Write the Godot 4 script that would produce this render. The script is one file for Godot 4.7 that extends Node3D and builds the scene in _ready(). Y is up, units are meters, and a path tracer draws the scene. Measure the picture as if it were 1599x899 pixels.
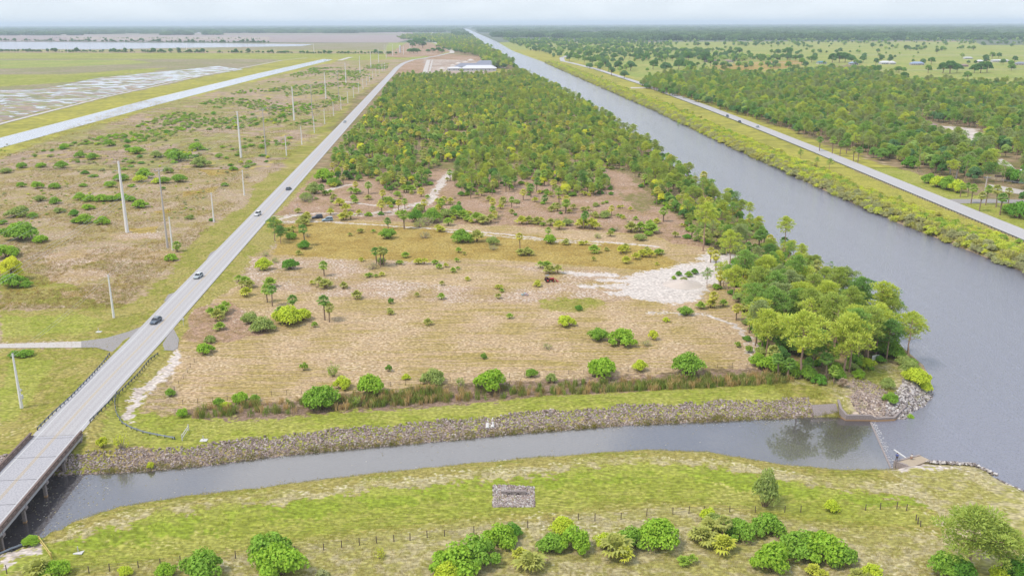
extends Node3D
# Aerial view over a drainage canal, a county road and scrub land.  Units are metres, y is up, the camera stands at x = 0, z = 0.

const LENS := 1400.0
const PITCH := 0.28746
const ROLL := 0.0028
const EYE := 80.0
const WL := -2.5          # water level
const GAIN := 1.95        # how much brighter the daylight draws a surface than its own colour

var cam_basis: Basis
var rng := RandomNumberGenerator.new()
var mats := {}
var taken := {}


# ---------------------------------------------------------------- helpers: places
func G(px: float, py: float, h := 0.0) -> Vector3:
	var d: Vector3 = cam_basis * Vector3((px - 799.5) / LENS, -(py - 449.5) / LENS, -1.0)
	var t: float = (h - EYE) / d.y
	return Vector3(d.x * t, h, d.z * t)


func per_metre(py: float) -> float:
	return 0.959 * (py - 35.5) / 80.0


func table(xs: PackedFloat32Array, ys: PackedFloat32Array, x: float) -> float:
	var n := xs.size()
	if x <= xs[0]:
		return ys[0]
	if x >= xs[n - 1]:
		return ys[n - 1]
	var k := xs.bsearch(x)
	var t := (x - xs[k - 1]) / (xs[k] - xs[k - 1])
	return ys[k - 1] + (ys[k] - ys[k - 1]) * t


var north_x := PackedFloat32Array([-400, -200, -100, -81, -70, -59, -51, -40, -29, -13, 0, 24, 55, 65, 84, 400])
var north_z := PackedFloat32Array([-150, -150, -152, -154, -155.2, -157.5, -160, -162.7, -165, -168, -171, -175, -178, -178.7, -178.5, -178.5])
var south_x := PackedFloat32Array([-400, -200, -100, -81, -77, -74, -69, -58, -47, -38, -24, -10, 0, 13, 26, 38, 50, 61, 72.5, 73.5, 79, 87, 89, 93, 105, 120, 135, 400])
var south_z := PackedFloat32Array([-105, -105, -122, -127, -132, -137, -141.5, -145.5, -148, -150.5, -154, -157, -159, -161, -163, -162, -157, -154.5, -154.5, -155.2, -157.2, -156, -152, -145, -128, -108, -80, -40])
# the two banks of the wide canal, against -z
var bank_d := PackedFloat32Array([100, 178, 182, 185, 190, 194, 201, 210, 260, 440, 625, 1000, 1280, 1583, 2410, 4100, 9000, 14000])
var west_x := PackedFloat32Array([70, 85, 88, 92, 96, 98, 101, 103, 104, 100, 94, 73, 50, 18, -33, -140, -420, -720])
var east_d := PackedFloat32Array([60, 296, 333, 376, 454, 545, 646, 892, 1301, 2016, 2869, 4257, 8212, 14000])
var east_x := PackedFloat32Array([195, 176, 171, 165.5, 160, 156, 151, 141, 115, 72, 3, -66, -307, -660])
var road_d := PackedFloat32Array([60, 154, 200, 240, 439, 1274, 1500])
var road_c := PackedFloat32Array([-81.9, -90.3, -94.5, -97.9, -113.2, -178.5, -196])


func road_x(z: float) -> float:
	return table(road_d, road_c, -z)


func road_rise(z: float) -> float:
	return 0.16 + 1.04 * smoothstep(232.0, 172.0, -z)


func bank(d: float, width: float) -> float:
	if d < 0.0:
		return WL + maxf(d, -5.0) * 0.5
	return WL + minf(d / width, 1.0) * -WL


func land(x: float, z: float) -> float:
	# ground height
	var d_n := (table(north_x, north_z, x) - z) * 0.98
	var d_w := table(bank_d, west_x, -z) - x
	var d_p := minf(d_n, d_w)
	var d_s := (z - table(south_x, south_z, x)) * 0.9
	if x > 89.0:
		d_s *= 0.6
	var d_e := x - table(east_d, east_x, -z)
	var h: float
	if d_p >= d_s and d_p >= d_e:
		if d_n < d_w:
			h = bank(d_p, 5.2)
			h -= 0.75 * smoothstep(11.0, 15.0, d_n) * smoothstep(21.0, 17.0, d_n) * smoothstep(-70.0, -50.0, x) * smoothstep(70.0, 40.0, x)
		else:
			h = bank(d_p, 4.0)
	elif d_s > d_e:
		if d_s < 4.0:
			h = bank(d_s, 3.4)
		else:
			var flat_end := smoothstep(70.0, 40.0, x) * smoothstep(-82.0, -66.0, x)
			h = 0.9 * smoothstep(3.0, 7.0, d_s) * smoothstep(17.0, 11.5, d_s) * flat_end - 0.45 * smoothstep(12.0, 16.0, d_s) * smoothstep(28.0, 19.0, d_s) * flat_end
	else:
		h = bank(d_e, 4.5)
	# the road bank up to the bridge
	var off := absf(x - road_x(z))
	if off < 14.0 and z > -240.0 and (z < -163.0 or z > -118.0):
		var e := road_rise(z) - 0.1
		h = maxf(h, e - maxf(0.0, off - 5.6) * 0.3)
	return h


# ---------------------------------------------------------------- helpers: meshes
class Shape:
	var v := PackedVector3Array()
	var c := PackedColorArray()
	var i := PackedInt32Array()
	var uv := PackedVector2Array()

	func tri(a: Vector3, b: Vector3, d: Vector3, col := Color.WHITE) -> void:
		var n := v.size()
		v.append(a); v.append(b); v.append(d)
		c.append(col); c.append(col); c.append(col)
		i.append(n); i.append(n + 1); i.append(n + 2)

	func quad(a: Vector3, b: Vector3, d: Vector3, e: Vector3, col := Color.WHITE) -> void:
		var n := v.size()
		v.append(a); v.append(b); v.append(d); v.append(e)
		c.append(col); c.append(col); c.append(col); c.append(col)
		for k: int in [0, 1, 2, 0, 2, 3]:
			i.append(n + k)

	func box(at: Vector3, size: Vector3, basis := Basis(), col := Color.WHITE) -> void:
		var p := []
		for k in 8:
			p.append(at + basis * Vector3(size.x * (0.5 if k & 1 else -0.5), size.y * (0.5 if k & 2 else -0.5), size.z * (0.5 if k & 4 else -0.5)))
		for f: Array in [[0, 2, 3, 1], [4, 5, 7, 6], [0, 4, 6, 2], [1, 3, 7, 5], [2, 6, 7, 3], [0, 1, 5, 4]]:
			quad(p[f[0]], p[f[1]], p[f[2]], p[f[3]], col)

	func tube(a: Vector3, b: Vector3, r0: float, r1: float, sides := 6, col := Color.WHITE, cap := true) -> void:
		var d := (b - a).normalized()
		var s := d.cross(Vector3(0.3, 0.2, 0.93) if absf(d.y) > 0.9 else Vector3.UP).normalized()
		var t := d.cross(s)
		var n := v.size()
		for k in sides:
			var o := s * cos(TAU * k / sides) + t * sin(TAU * k / sides)
			v.append(a + o * r0); v.append(b + o * r1)
			c.append(col); c.append(col)
		for k in sides:
			var m := (k + 1) % sides
			for q: int in [k * 2, k * 2 + 1, m * 2 + 1, k * 2, m * 2 + 1, m * 2]:
				i.append(n + q)
		if cap:
			for e in 2:
				for k in range(1, sides - 1):
					i.append(n + e); i.append(n + k * 2 + e); i.append(n + k * 2 + 2 + e)

	func slab(pts: Array, y0: float, y1: float, col := Color.WHITE) -> void:
		# a flat polygon (Vector2 x, z) with a thickness
		var flat := PackedVector2Array(pts)
		var ids := Geometry2D.triangulate_polygon(flat)
		for k in range(0, ids.size(), 3):
			var a := flat[ids[k]]; var b := flat[ids[k + 1]]; var d := flat[ids[k + 2]]
			tri(Vector3(a.x, y1, a.y), Vector3(b.x, y1, b.y), Vector3(d.x, y1, d.y), col)
		for k in flat.size():
			var a := flat[k]; var b := flat[(k + 1) % flat.size()]
			quad(Vector3(a.x, y0, a.y), Vector3(b.x, y0, b.y), Vector3(b.x, y1, b.y), Vector3(a.x, y1, a.y), col)

	func mesh(m: Material, smooth := false) -> ArrayMesh:
		var a := []
		a.resize(Mesh.ARRAY_MAX)
		a[Mesh.ARRAY_VERTEX] = v
		a[Mesh.ARRAY_INDEX] = i
		a[Mesh.ARRAY_COLOR] = c
		if uv.size() == v.size() and uv.size() > 0:
			a[Mesh.ARRAY_TEX_UV] = uv
		if smooth:
			var n := PackedVector3Array()
			n.resize(v.size())
			for k in range(0, i.size(), 3):
				var f := (v[i[k + 2]] - v[i[k]]).cross(v[i[k + 1]] - v[i[k]])
				n[i[k]] += f; n[i[k + 1]] += f; n[i[k + 2]] += f
			for k in n.size():
				n[k] = n[k].normalized()
			a[Mesh.ARRAY_NORMAL] = n
		var out := ArrayMesh.new()
		out.add_surface_from_arrays(Mesh.PRIMITIVE_TRIANGLES, a)
		out.surface_set_material(0, m)
		return out


func numbered(called: String) -> String:
	var n: int = taken.get(called, 0)
	taken[called] = n + 1
	return called if n == 0 else "%s_%03d" % [called, n]


func tag(o: Node3D, label: String, category: String, group := "") -> void:
	o.set_meta("label", label)
	o.set_meta("category", category)
	if group:
		o.set_meta("group", group)


func thing(called: String, label: String, category: String, at := Vector3.ZERO, turn := 0.0, group := "") -> Node3D:
	var o := Node3D.new()
	o.name = numbered(called)
	add_child(o)
	o.position = at
	o.rotation.y = turn
	tag(o, label, category, group)
	return o


func part(called: String, m: Mesh, parent: Node3D, mat: Material = null) -> MeshInstance3D:
	var o := MeshInstance3D.new()
	o.mesh = m
	o.name = called
	if mat:
		o.material_override = mat
	parent.add_child(o, true)
	return o


func single(called: String, m: Mesh, label: String, category: String, group := "") -> MeshInstance3D:
	var o := MeshInstance3D.new()
	o.mesh = m
	o.name = numbered(called)
	add_child(o)
	tag(o, label, category, group)
	return o


func structure(called: String, m: Mesh, label := "") -> MeshInstance3D:
	var o := MeshInstance3D.new()
	o.mesh = m
	o.name = numbered(called)
	add_child(o)
	o.set_meta("kind", "structure")
	if label:
		o.set_meta("label", label)
		o.set_meta("category", called.replace("_", " "))
	return o


func stuff_copies(called: String, m: Mesh, places: Array, colors: Array, parent: Node3D = null) -> MultiMeshInstance3D:
	var mm := MultiMesh.new()
	mm.transform_format = MultiMesh.TRANSFORM_3D
	mm.use_colors = colors.size() > 0
	mm.mesh = m
	mm.instance_count = places.size()
	for k in places.size():
		mm.set_instance_transform(k, places[k])
		if colors.size():
			mm.set_instance_color(k, colors[k])
	var o := MultiMeshInstance3D.new()
	o.multimesh = mm
	o.name = numbered(called) if parent == null else called
	if parent:
		parent.add_child(o, true)
	else:
		add_child(o)
	o.set_meta("kind", "stuff")
	return o


# ---------------------------------------------------------------- helpers: colours and materials
func lin(r: float, g: float, b: float, gain := GAIN) -> Color:
	# the colour of the thing itself, linear, from the colour the daylight picture shows
	var k := Color(r / 255.0, g / 255.0, b / 255.0).srgb_to_linear()
	return Color(k.r / gain, k.g / gain, k.b / gain)


func own(r: float, g: float, b: float, gain := GAIN) -> Color:
	return lin(r, g, b, gain).linear_to_srgb()


func paint(called: String, col: Color, rough := 0.85, metal := 0.0, vertex := false) -> StandardMaterial3D:
	if mats.has(called):
		return mats[called]
	var m := StandardMaterial3D.new()
	m.resource_name = called
	m.albedo_color = col
	m.roughness = rough
	m.metallic = metal
	m.vertex_color_use_as_albedo = vertex
	mats[called] = m
	return m


func noise_picture(freq: float, kind: int, octaves: int, size := 512, sd := 1) -> Image:
	var f := FastNoiseLite.new()
	f.seed = sd
	f.noise_type = kind as FastNoiseLite.NoiseType
	f.frequency = freq
	f.fractal_octaves = octaves
	return f.get_seamless_image(size, size)


func grain_texture(freq: float, low: float, high: float, sd := 3, octaves := 4) -> ImageTexture:
	# a grey cloud between two tones, for mottled surfaces
	var im := noise_picture(freq, FastNoiseLite.TYPE_SIMPLEX, octaves, 512, sd)
	im.convert(Image.FORMAT_L8)
	var d := im.get_data()
	for k in d.size():
		d[k] = int(clampf((low + (high - low) * d[k] / 255.0) * 255.0, 0.0, 255.0))
	return ImageTexture.create_from_image(Image.create_from_data(512, 512, false, Image.FORMAT_L8, d))


func mottled(called: String, col: Color, scale: float, rough := 0.9, low := 0.72, freq := 0.03) -> StandardMaterial3D:
	if mats.has(called):
		return mats[called]
	var m := paint(called, col, rough)
	m.albedo_texture = grain_texture(freq, low, 1.08, called.hash() % 1000)
	m.uv1_triplanar = true
	m.uv1_world_triplanar = true
	m.uv1_scale = Vector3.ONE * scale
	return m


func leaf_mat(called: String, col: Color) -> StandardMaterial3D:
	var m := paint(called, col, 0.75, 0.0, true)
	m.backlight_enabled = true
	m.backlight = Color(0.9, 0.9, 0.7)
	m.metallic_specular = 0.3
	return m


# ---------------------------------------------------------------- plants
func ball(r: RandomNumberGenerator) -> Vector3:
	var y := r.randf_range(-1.0, 1.0)
	var a := r.randf() * TAU
	var s := sqrt(1.0 - y * y)
	return Vector3(cos(a) * s, y, sin(a) * s)


func jitter(col: Color, r: RandomNumberGenerator, amount: float, yellow := 0.0) -> Color:
	var k := 1.0 + r.randf_range(-amount, amount)
	var w := r.randf() * yellow
	return Color(col.r * k * (1.0 + w), col.g * k * (1.0 + 0.35 * w), col.b * k * (1.0 - 0.3 * w))


func leaf(s: Shape, at: Vector3, out: Vector3, size: float, r: RandomNumberGenerator, col: Color) -> void:
	# one spray of leaves: a bent diamond
	var n := (out + ball(r) * 0.9).normalized()
	var a := n.cross(ball(r)).normalized()
	var b := n.cross(a)
	var l := size * r.randf_range(0.7, 1.25)
	s.quad(at - a * l * 0.5, at + b * l * 0.36 + n * l * 0.1, at + a * l * 0.55 - n * l * 0.1, at - b * l * 0.36 + n * l * 0.1, col)


func needle_puff(s: Shape, at: Vector3, rad: float, n: int, size: float, r: RandomNumberGenerator, col: Color) -> void:
	for k in n:
		var d := ball(r)
		if d.y < -0.45:
			d.y = -d.y
		var p := at + Vector3(d.x, d.y * 0.62, d.z) * rad * r.randf_range(0.45, 0.95)
		var tip := p + (d + ball(r) * 0.55 + Vector3(0, 0.25, 0)).normalized() * size * r.randf_range(0.7, 1.3)
		var side := (tip - p).cross(ball(r)).normalized() * size * 0.24
		s.tri(p - side, tip, p + side, jitter(col, r, 0.28, 0.25))


func make_pine(sd: int, height: float, reach: float, puffs: int, start := 0.48, per_puff := 82) -> Array:
	var r := RandomNumberGenerator.new()
	r.seed = sd
	var wood := Shape.new()
	var crown := Shape.new()
	var bark := lin(172, 142, 124, 1.35)
	var spine := [Vector3.ZERO]
	var lean := Vector3(r.randf_range(-0.05, 0.05), 0, r.randf_range(-0.05, 0.05))
	for k in range(1, 8):
		spine.append(Vector3(0, height * 0.97 * k / 7.0, 0) + lean * height * pow(k / 7.0, 1.6) + Vector3(r.randf_range(-0.14, 0.14), 0, r.randf_range(-0.14, 0.14)))
	for k in 7:
		wood.tube(spine[k], spine[k + 1], lerpf(0.24, 0.06, k / 7.0) * height / 13.0, lerpf(0.24, 0.06, (k + 1) / 7.0) * height / 13.0, 7, jitter(bark, r, 0.1), false)
	var turn := r.randf() * TAU
	for k in puffs:
		var t := start + (1.0 - start) * (k + 0.5) / puffs
		turn += 2.4 + r.randf_range(-0.6, 0.6)
		var f := t * 7.0
		var j := mini(int(f), 6)
		var root: Vector3 = spine[j].lerp(spine[j + 1], f - j)
		var u := (t - start) / (1.0 - start)
		var far := reach * sqrt(maxf(0.05, 1.0 - pow(u * 1.28 - 0.32, 2.0))) * r.randf_range(0.25, 1.0)
		var tip := root + Vector3(cos(turn) * far, far * r.randf_range(0.12, 0.5), sin(turn) * far)
		if k == puffs - 1:
			tip = spine[7] + Vector3(0, 0.2, 0)
		else:
			var elbow := root.lerp(tip, 0.55) - Vector3(0, far * 0.08, 0)
			wood.tube(root, elbow, 0.07, 0.05, 4, bark, false)
			wood.tube(elbow, tip, 0.05, 0.025, 4, bark, false)
		var rad := reach * r.randf_range(0.3, 0.46)
		needle_puff(crown, tip, rad, int(per_puff * rad * rad / 1.7), 0.5, r, Color.WHITE)
		if r.randf() < 0.5:
			needle_puff(crown, root.lerp(tip, 0.6) + Vector3(0, 0.3, 0), rad * 0.7, int(per_puff * rad * rad / 3.4), 0.48, r, Color.WHITE)
	return [wood.mesh(mats.bark), crown.mesh(mats.pine_white)]


func make_broadleaf(sd: int, height: float, reach: float, blobs: int, leaves: int, size := 0.5) -> Array:
	var r := RandomNumberGenerator.new()
	r.seed = sd
	var wood := Shape.new()
	var crown := Shape.new()
	var bark := lin(150, 130, 112, 1.4)
	var fork := Vector3(r.randf_range(-0.3, 0.3), height * 0.3, r.randf_range(-0.3, 0.3))
	wood.tube(Vector3.ZERO, fork, 0.3 * height / 10.0, 0.22 * height / 10.0, 7, bark, false)
	for k in blobs:
		var a := 2.4 * k + r.randf_range(-0.5, 0.5)
		var u := (k + 0.5) / blobs
		var far := reach * 0.74 * sqrt(u) * r.randf_range(0.75, 1.05)
		var y := height * (0.34 + 0.46 * (1.0 - u * u) * r.randf_range(0.75, 1.1))
		var at := Vector3(cos(a) * far, y, sin(a) * far)
		var rad := reach * r.randf_range(0.26, 0.42)
		wood.tube(fork, at, 0.11 * height / 10.0, 0.04, 4, bark, false)
		for n in int(leaves * rad * rad * 16.0 / (reach * reach)) / blobs:
			var d := ball(r)
			if d.y < -0.35:
				d.y *= -0.6
			leaf(crown, at + Vector3(d.x, d.y * 0.8, d.z) * rad * r.randf_range(0.7, 1.06), d + Vector3(0, 0.25, 0), size, r, jitter(Color.WHITE, r, 0.26, 0.15))
	return [wood.mesh(mats.bark), crown.mesh(mats.leaf_white)]


func make_shrub(sd: int, blobs: int, leaves: int, size: float, flat := 0.75) -> Array:
	# a dome of leaves one metre in radius, on a few stems
	var r := RandomNumberGenerator.new()
	r.seed = sd
	var wood := Shape.new()
	var crown := Shape.new()
	var bark := lin(140, 118, 98, 1.4)
	for k in blobs:
		var a := 2.4 * k + r.randf_range(-0.5, 0.5)
		var u := (k + 0.5) / blobs
		var far := 0.68 * sqrt(u) * r.randf_range(0.65, 1.28)
		var at := Vector3(cos(a) * far, flat * (0.34 + 0.62 * (1.0 - u) * r.randf_range(0.65, 1.1)), sin(a) * far)
		var rad := r.randf_range(0.17, 0.42)
		wood.tube(Vector3(at.x * 0.15, -0.03, at.z * 0.15), at, 0.025, 0.012, 4, bark, false)
		for n in leaves / blobs:
			var d := ball(r)
			if d.y < -0.3 and at.y < 0.55:
				d.y *= -0.5
			var p := at + Vector3(d.x, d.y * 0.85, d.z) * rad * r.randf_range(0.72, 1.1)
			p.y = maxf(p.y, 0.02)
			leaf(crown, p, d + Vector3(0, 0.3, 0), size, r, jitter(Color.WHITE, r, 0.3, 0.2))
	return [wood.mesh(mats.bark), crown.mesh(mats.leaf_white)]


func make_twiggy(sd: int, twigs: int, leaves: int) -> Array:
	# a thin, half bare shrub one metre in radius
	var r := RandomNumberGenerator.new()
	r.seed = sd
	var wood := Shape.new()
	var crown := Shape.new()
	var bark := lin(168, 152, 140, 1.3)
	for k in twigs:
		var d := ball(r)
		d.y = absf(d.y) * 0.8 + 0.35
		var tip := d * r.randf_range(0.6, 1.0)
		var mid := tip * 0.5 + ball(r) * 0.1
		wood.tube(Vector3(tip.x * 0.08, -0.03, tip.z * 0.08), mid, 0.022, 0.014, 3, bark, false)
		wood.tube(mid, tip, 0.014, 0.006, 3, bark, false)
		for q in 3:
			wood.tube(mid.lerp(tip, r.randf()), tip + ball(r) * 0.3, 0.009, 0.004, 3, bark, false)
		for q in leaves / twigs:
			leaf(crown, mid.lerp(tip, r.randf_range(0.3, 1.1)) + ball(r) * 0.16, ball(r), 0.12, r, jitter(Color.WHITE, r, 0.3, 0.3))
	return [wood.mesh(mats.bark), crown.mesh(mats.leaf_white)]


func frond(s: Shape, root: Vector3, dir: Vector3, stalk: float, fan: float, r: RandomNumberGenerator, col: Color, blades := 9) -> void:
	var side := dir.cross(Vector3.UP).normalized()
	if side.length() < 0.5:
		side = Vector3.RIGHT
	var up := side.cross(dir).normalized()
	var hub := root + dir * stalk - Vector3(0, stalk * stalk * 0.12, 0)
	s.tri(root - side * 0.04, hub, root + side * 0.04, col)
	for k in blades:
		var a := lerpf(-1.35, 1.35, k / float(blades - 1)) + r.randf_range(-0.06, 0.06)
		var along := (dir * cos(a) + side * sin(a)).normalized()
		var l := fan * (1.0 - 0.16 * absf(a)) * r.randf_range(0.88, 1.1)
		var mid := hub + along * l * 0.55 + up * l * 0.1 * cos(a)
		var tip := hub + along * l * 0.98 - Vector3(0, l * 0.26, 0)
		var w := along.cross(up).normalized() * l * 0.16
		var shade := jitter(col, r, 0.16)
		s.tri(hub, mid - w, mid + w, shade)
		s.tri(mid - w, tip, mid + w, shade)


func make_palm(sd: int, height: float, fronds: int, skirt: int) -> Array:
	var r := RandomNumberGenerator.new()
	r.seed = sd
	var wood := Shape.new()
	var crown := Shape.new()
	var trunk := lin(150, 128, 108, 1.35)
	var lean := Vector3(r.randf_range(-0.06, 0.06), 0, r.randf_range(-0.06, 0.06)) * height
	var last := Vector3(0, -0.1, 0)
	var steps := maxi(3, int(height * 1.2))
	for k in steps:
		var u := (k + 1.0) / steps
		var p := Vector3(0, height * u, 0) + lean * u * u
		wood.tube(last, p, 0.2 + 0.03 * (k % 2), 0.17 + 0.05 * ((k + 1) % 2), 7, jitter(trunk, r, 0.15), false)
		last = p
	var top := last
	var turn := r.randf() * TAU
	for k in fronds + skirt:
		var u := k / float(fronds)
		turn += 2.4 + r.randf_range(-0.3, 0.3)
		var lift := lerpf(1.35, -0.65, minf(u, 1.0)) + r.randf_range(-0.15, 0.15)
		var col := Color.WHITE
		if u > 0.72:
			col = Color(1.32, 1.08, 0.88)
		if k >= fronds:
			lift = r.randf_range(-1.35, -0.9)
			col = Color(1.8, 1.05, 1.5)
		frond(crown, top, Vector3(cos(turn) * cos(lift), sin(lift), sin(turn) * cos(lift)), r.randf_range(0.75, 1.1) * (0.6 if k >= fronds else 1.0), r.randf_range(0.85, 1.1), r, col)
	return [wood.mesh(mats.bark), crown.mesh(mats.palm_white)]


func make_palmetto(sd: int, heads: int, fronds: int) -> Array:
	# a trunkless palm, or a clump of them, about one metre in radius
	var r := RandomNumberGenerator.new()
	r.seed = sd
	var wood := Shape.new()
	var crown := Shape.new()
	for h in heads:
		var at := Vector3.ZERO if heads == 1 else Vector3(r.randf_range(-0.75, 0.75), 0, r.randf_range(-0.75, 0.75))
		var tall := r.randf_range(0.15, 0.35) if heads == 1 else r.randf_range(0.1, 0.5)
		wood.tube(at + Vector3(0, -0.05, 0), at + Vector3(0, tall, 0), 0.12, 0.1, 6, lin(140, 118, 92, 1.4), false)
		var turn := r.randf() * TAU
		for k in fronds:
			var u := k / float(fronds)
			turn += 2.4 + r.randf_range(-0.3, 0.3)
			var lift := lerpf(1.45, 0.12, u) + r.randf_range(-0.12, 0.12)
			var col := Color.WHITE
			if u > 0.75:
				col = Color(1.32, 1.08, 0.88)
			frond(crown, at + Vector3(0, tall, 0), Vector3(cos(turn) * cos(lift), sin(lift), sin(turn) * cos(lift)), r.randf_range(0.3, 0.55), r.randf_range(0.5, 0.72), r, col, 7)
	return [wood.mesh(mats.bark), crown.mesh(mats.palm_white)]


func make_reed(sd: int, blades: int, tall: float, spread: float) -> Mesh:
	var r := RandomNumberGenerator.new()
	r.seed = sd
	var s := Shape.new()
	for k in blades:
		var a := r.randf() * TAU
		var root := Vector3(cos(a), 0, sin(a)) * spread * sqrt(r.randf())
		var out := Vector3(r.randf_range(-1, 1), 0, r.randf_range(-1, 1)) * tall * 0.32
		var l := tall * r.randf_range(0.6, 1.1)
		var mid := root + Vector3(0, l * 0.6, 0) + out * 0.4
		var tip := root + Vector3(0, l * 0.95, 0) + out * 1.2
		var w := Vector3(cos(a + 1.57), 0, sin(a + 1.57)) * tall * 0.028
		var col := jitter(Color.WHITE, r, 0.3, 0.5)
		s.quad(root - w, mid - w, mid + w, root + w, col)
		s.tri(mid - w, tip, mid + w, col)
	return s.mesh(mats.leaf_white)


# ---------------------------------------------------------------- the register of plants: the largest 300 of a kind in the picture stand alone, the rest form a mass
var kinds := {}
var plants := {}
const MOST := 290


func kind(called: String, variants: Array, category: String, mass: String, mass_label: String, tints: Array) -> void:
	var skins := []
	for t: Array in tints:
		skins.append(leaf_mat(called + "_" + t[0], (t[1] as Color).linear_to_srgb()))
	kinds[called] = {"variants": variants, "category": category, "mass": mass, "mass_label": mass_label, "tints": tints, "skins": skins, "group": called.replace("_", " ") + " plants growing wild"}
	plants[called] = []


func plant(called: String, at: Vector3, size: float, tint: int, label: String, group: String, tall := 1.0, variant := -1) -> void:
	var n: int = kinds[called].variants.size()
	var v := variant if variant >= 0 else rng.randi() % n
	var wide := size * rng.randf_range(0.92, 1.08)
	plants[called].append({"at": at, "scale": Vector3(wide, size * tall, wide * rng.randf_range(0.93, 1.07)), "turn": rng.randf() * TAU, "tint": tint % kinds[called].tints.size(), "v": v, "label": label, "group": group, "far": size / at.distance_to(Vector3(0, EYE, 0))})


var marks := []


func landmarks() -> void:
	for m: Array in [[857, 440, "the red tractor"], [1050, 445, "the white sand clearing"], [503, 343, "the parked cars"], [820, 461, "the junk heap"], [1400, 725, "the anglers' platform"], [802, 774, "the culvert apron"], [70, 862, "the yellow gate"], [90, 715, "the bridge"], [265, 530, "the paved apron"], [1367, 566, "the notice board"], [1384, 795, "the broken fence"], [1290, 640, "the sloping concrete slab"], [765, 664, "the pale pipe pair"], [198, 363, "the lone concrete pole"], [33, 637, "the pole with boxes"], [177, 496, "the second slim pole"], [269, 391, "the third slim pole"], [381, 305, "the fifth slim pole"], [471, 226, "the seventh slim pole"], [376, 246, "the second concrete pole"], [459, 188, "the third concrete pole"], [680, 295, "the bend of the sandy track"], [960, 275, "the bare glade"], [1538, 306, "the highway cross-arm pole"], [1497, 243, "the white roofed cabin"], [1497, 212, "the wood clearing"], [735, 112, "the building complex"], [1152, 330, "the rust coloured palm"], [1250, 590, "the domed pines"], [602, 415, "the triple palm"], [1384, 100, "the white farmhouse"], [1433, 101, "the cream farmhouse"], [1110, 97, "the long cream building"], [1562, 97, "the long barn"], [660, 60, "the far road bend"], [1194, 785, "the upright twiggy pine"], [290, 680, "the white gate"], [940, 586, "the roundest ditch bush"], [1066, 444, "the spoil mound"], [885, 380, "the long sandy track"], [1145, 195, "the highway cars"], [1290, 300, "the canal's bushy bank"], [505, 283, "the thicket corner"], [508.6, 154.5, "the fourth concrete pole"], [540, 131, "the fifth concrete pole"], [562, 115, "the sixth concrete pole"], [543, 162, "the dozenth slim pole"], [420, 245, "the second grey pole"], [491, 186, "the third grey pole"], [1480, 315, "the highway driveway"], [1000, 137, "the far driveway"], [1336, 253, "the roadside palm pair"], [1405, 318, "the bank saplings"], [240, 195, "the levee grass edge"], [360, 145, "the levee canal reach"], [80, 250, "the outer levee corner"], [740, 200, "the wood heart"], [870, 200, "the canal wood edge"], [620, 180, "the roadside wood edge"], [700, 150, "the back of the wood"]]:
		marks.append([G(m[0], m[1]), m[2]])


func which(called: String, tint: String, p: Dictionary) -> String:
	# a label from the plant's look and what it stands near
	var at: Vector3 = p.at
	var best := 0
	for k in marks.size():
		if at.distance_to(marks[k][0]) < at.distance_to(marks[best][0]):
			best = k
	var off: Vector3 = at - marks[best][0]
	var far := off.length()
	var near := "right beside" if far < 7.0 else ("close to" if far < 20.0 else ("some way from" if far < 55.0 else "well away from"))
	var side := "canal side" if off.x > absf(off.z) else ("marsh side" if -off.x > absf(off.z) else ("bridge side" if off.z > 0.0 else "far side"))
	var s: float = p.scale.y
	var tall: bool = called.ends_with("tree") or called == "cabbage_palm"
	var size := ("tall" if s > 0.95 else ("short" if s < 0.65 else "middling")) if tall else ("large" if s > 2.6 else ("low" if s < 1.3 else "rounded"))
	return "%s %s %s %s %s, %s" % [size, tint, called.replace("_", " "), near, marks[best][1], side]


func grow() -> void:
	for called: String in plants:
		var k: Dictionary = kinds[called]
		var list: Array = plants[called]
		list.sort_custom(func(a, b): return a.far > b.far)
		var rest := []
		for n in list.size():
			var p: Dictionary = list[n]
			if n >= MOST or p.group == "":
				rest.append(p)
				continue
			var tint: Array = k.tints[p.tint]
			var t := thing(called, which(called, tint[0], p), k.category, p.at, p.turn, k.group)
			t.scale = p.scale
			var pair: Array = k.variants[p.v]
			part("trunk" if called.contains("tree") or called.contains("palm") else "stems", pair[0], t)
			part("crown" if called.contains("tree") or called.contains("palm") else "foliage", pair[1], t, k.skins[p.tint])
		if rest.is_empty():
			continue
		var mass := Node3D.new()
		mass.name = numbered(k.mass)
		add_child(mass)
		mass.set_meta("kind", "stuff")
		mass.set_meta("label", k.mass_label)
		mass.set_meta("category", k.category)
		for v in k.variants.size():
			var places := []
			var colors := []
			for p: Dictionary in rest:
				if p.v == v:
					places.append(Transform3D(Basis(Vector3.UP, p.turn).scaled_local(p.scale), p.at))
					colors.append(jitter(k.tints[p.tint][1], rng, 0.12, 0.1))
			if places.size():
				stuff_copies("trunks", k.variants[v][0], places, [], mass)
				stuff_copies("crowns", k.variants[v][1], places, colors, mass)


# ---------------------------------------------------------------- painted ground: what grows or lies where
const STRAW := 1
const GOLD := 2
const SAND := 3
const GREEN := 4
const VERGE := 5
const MULCH := 6
const WOOD := 7
const TRACK := 8
const PALE := 9
const SWALE := 10
const DITCH := 11
const SCRUB := 12
const MARSH := 13
const LEVEE := 14
const PASTURE := 15
const HEATH := 16
const RUBBLE := 17

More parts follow.
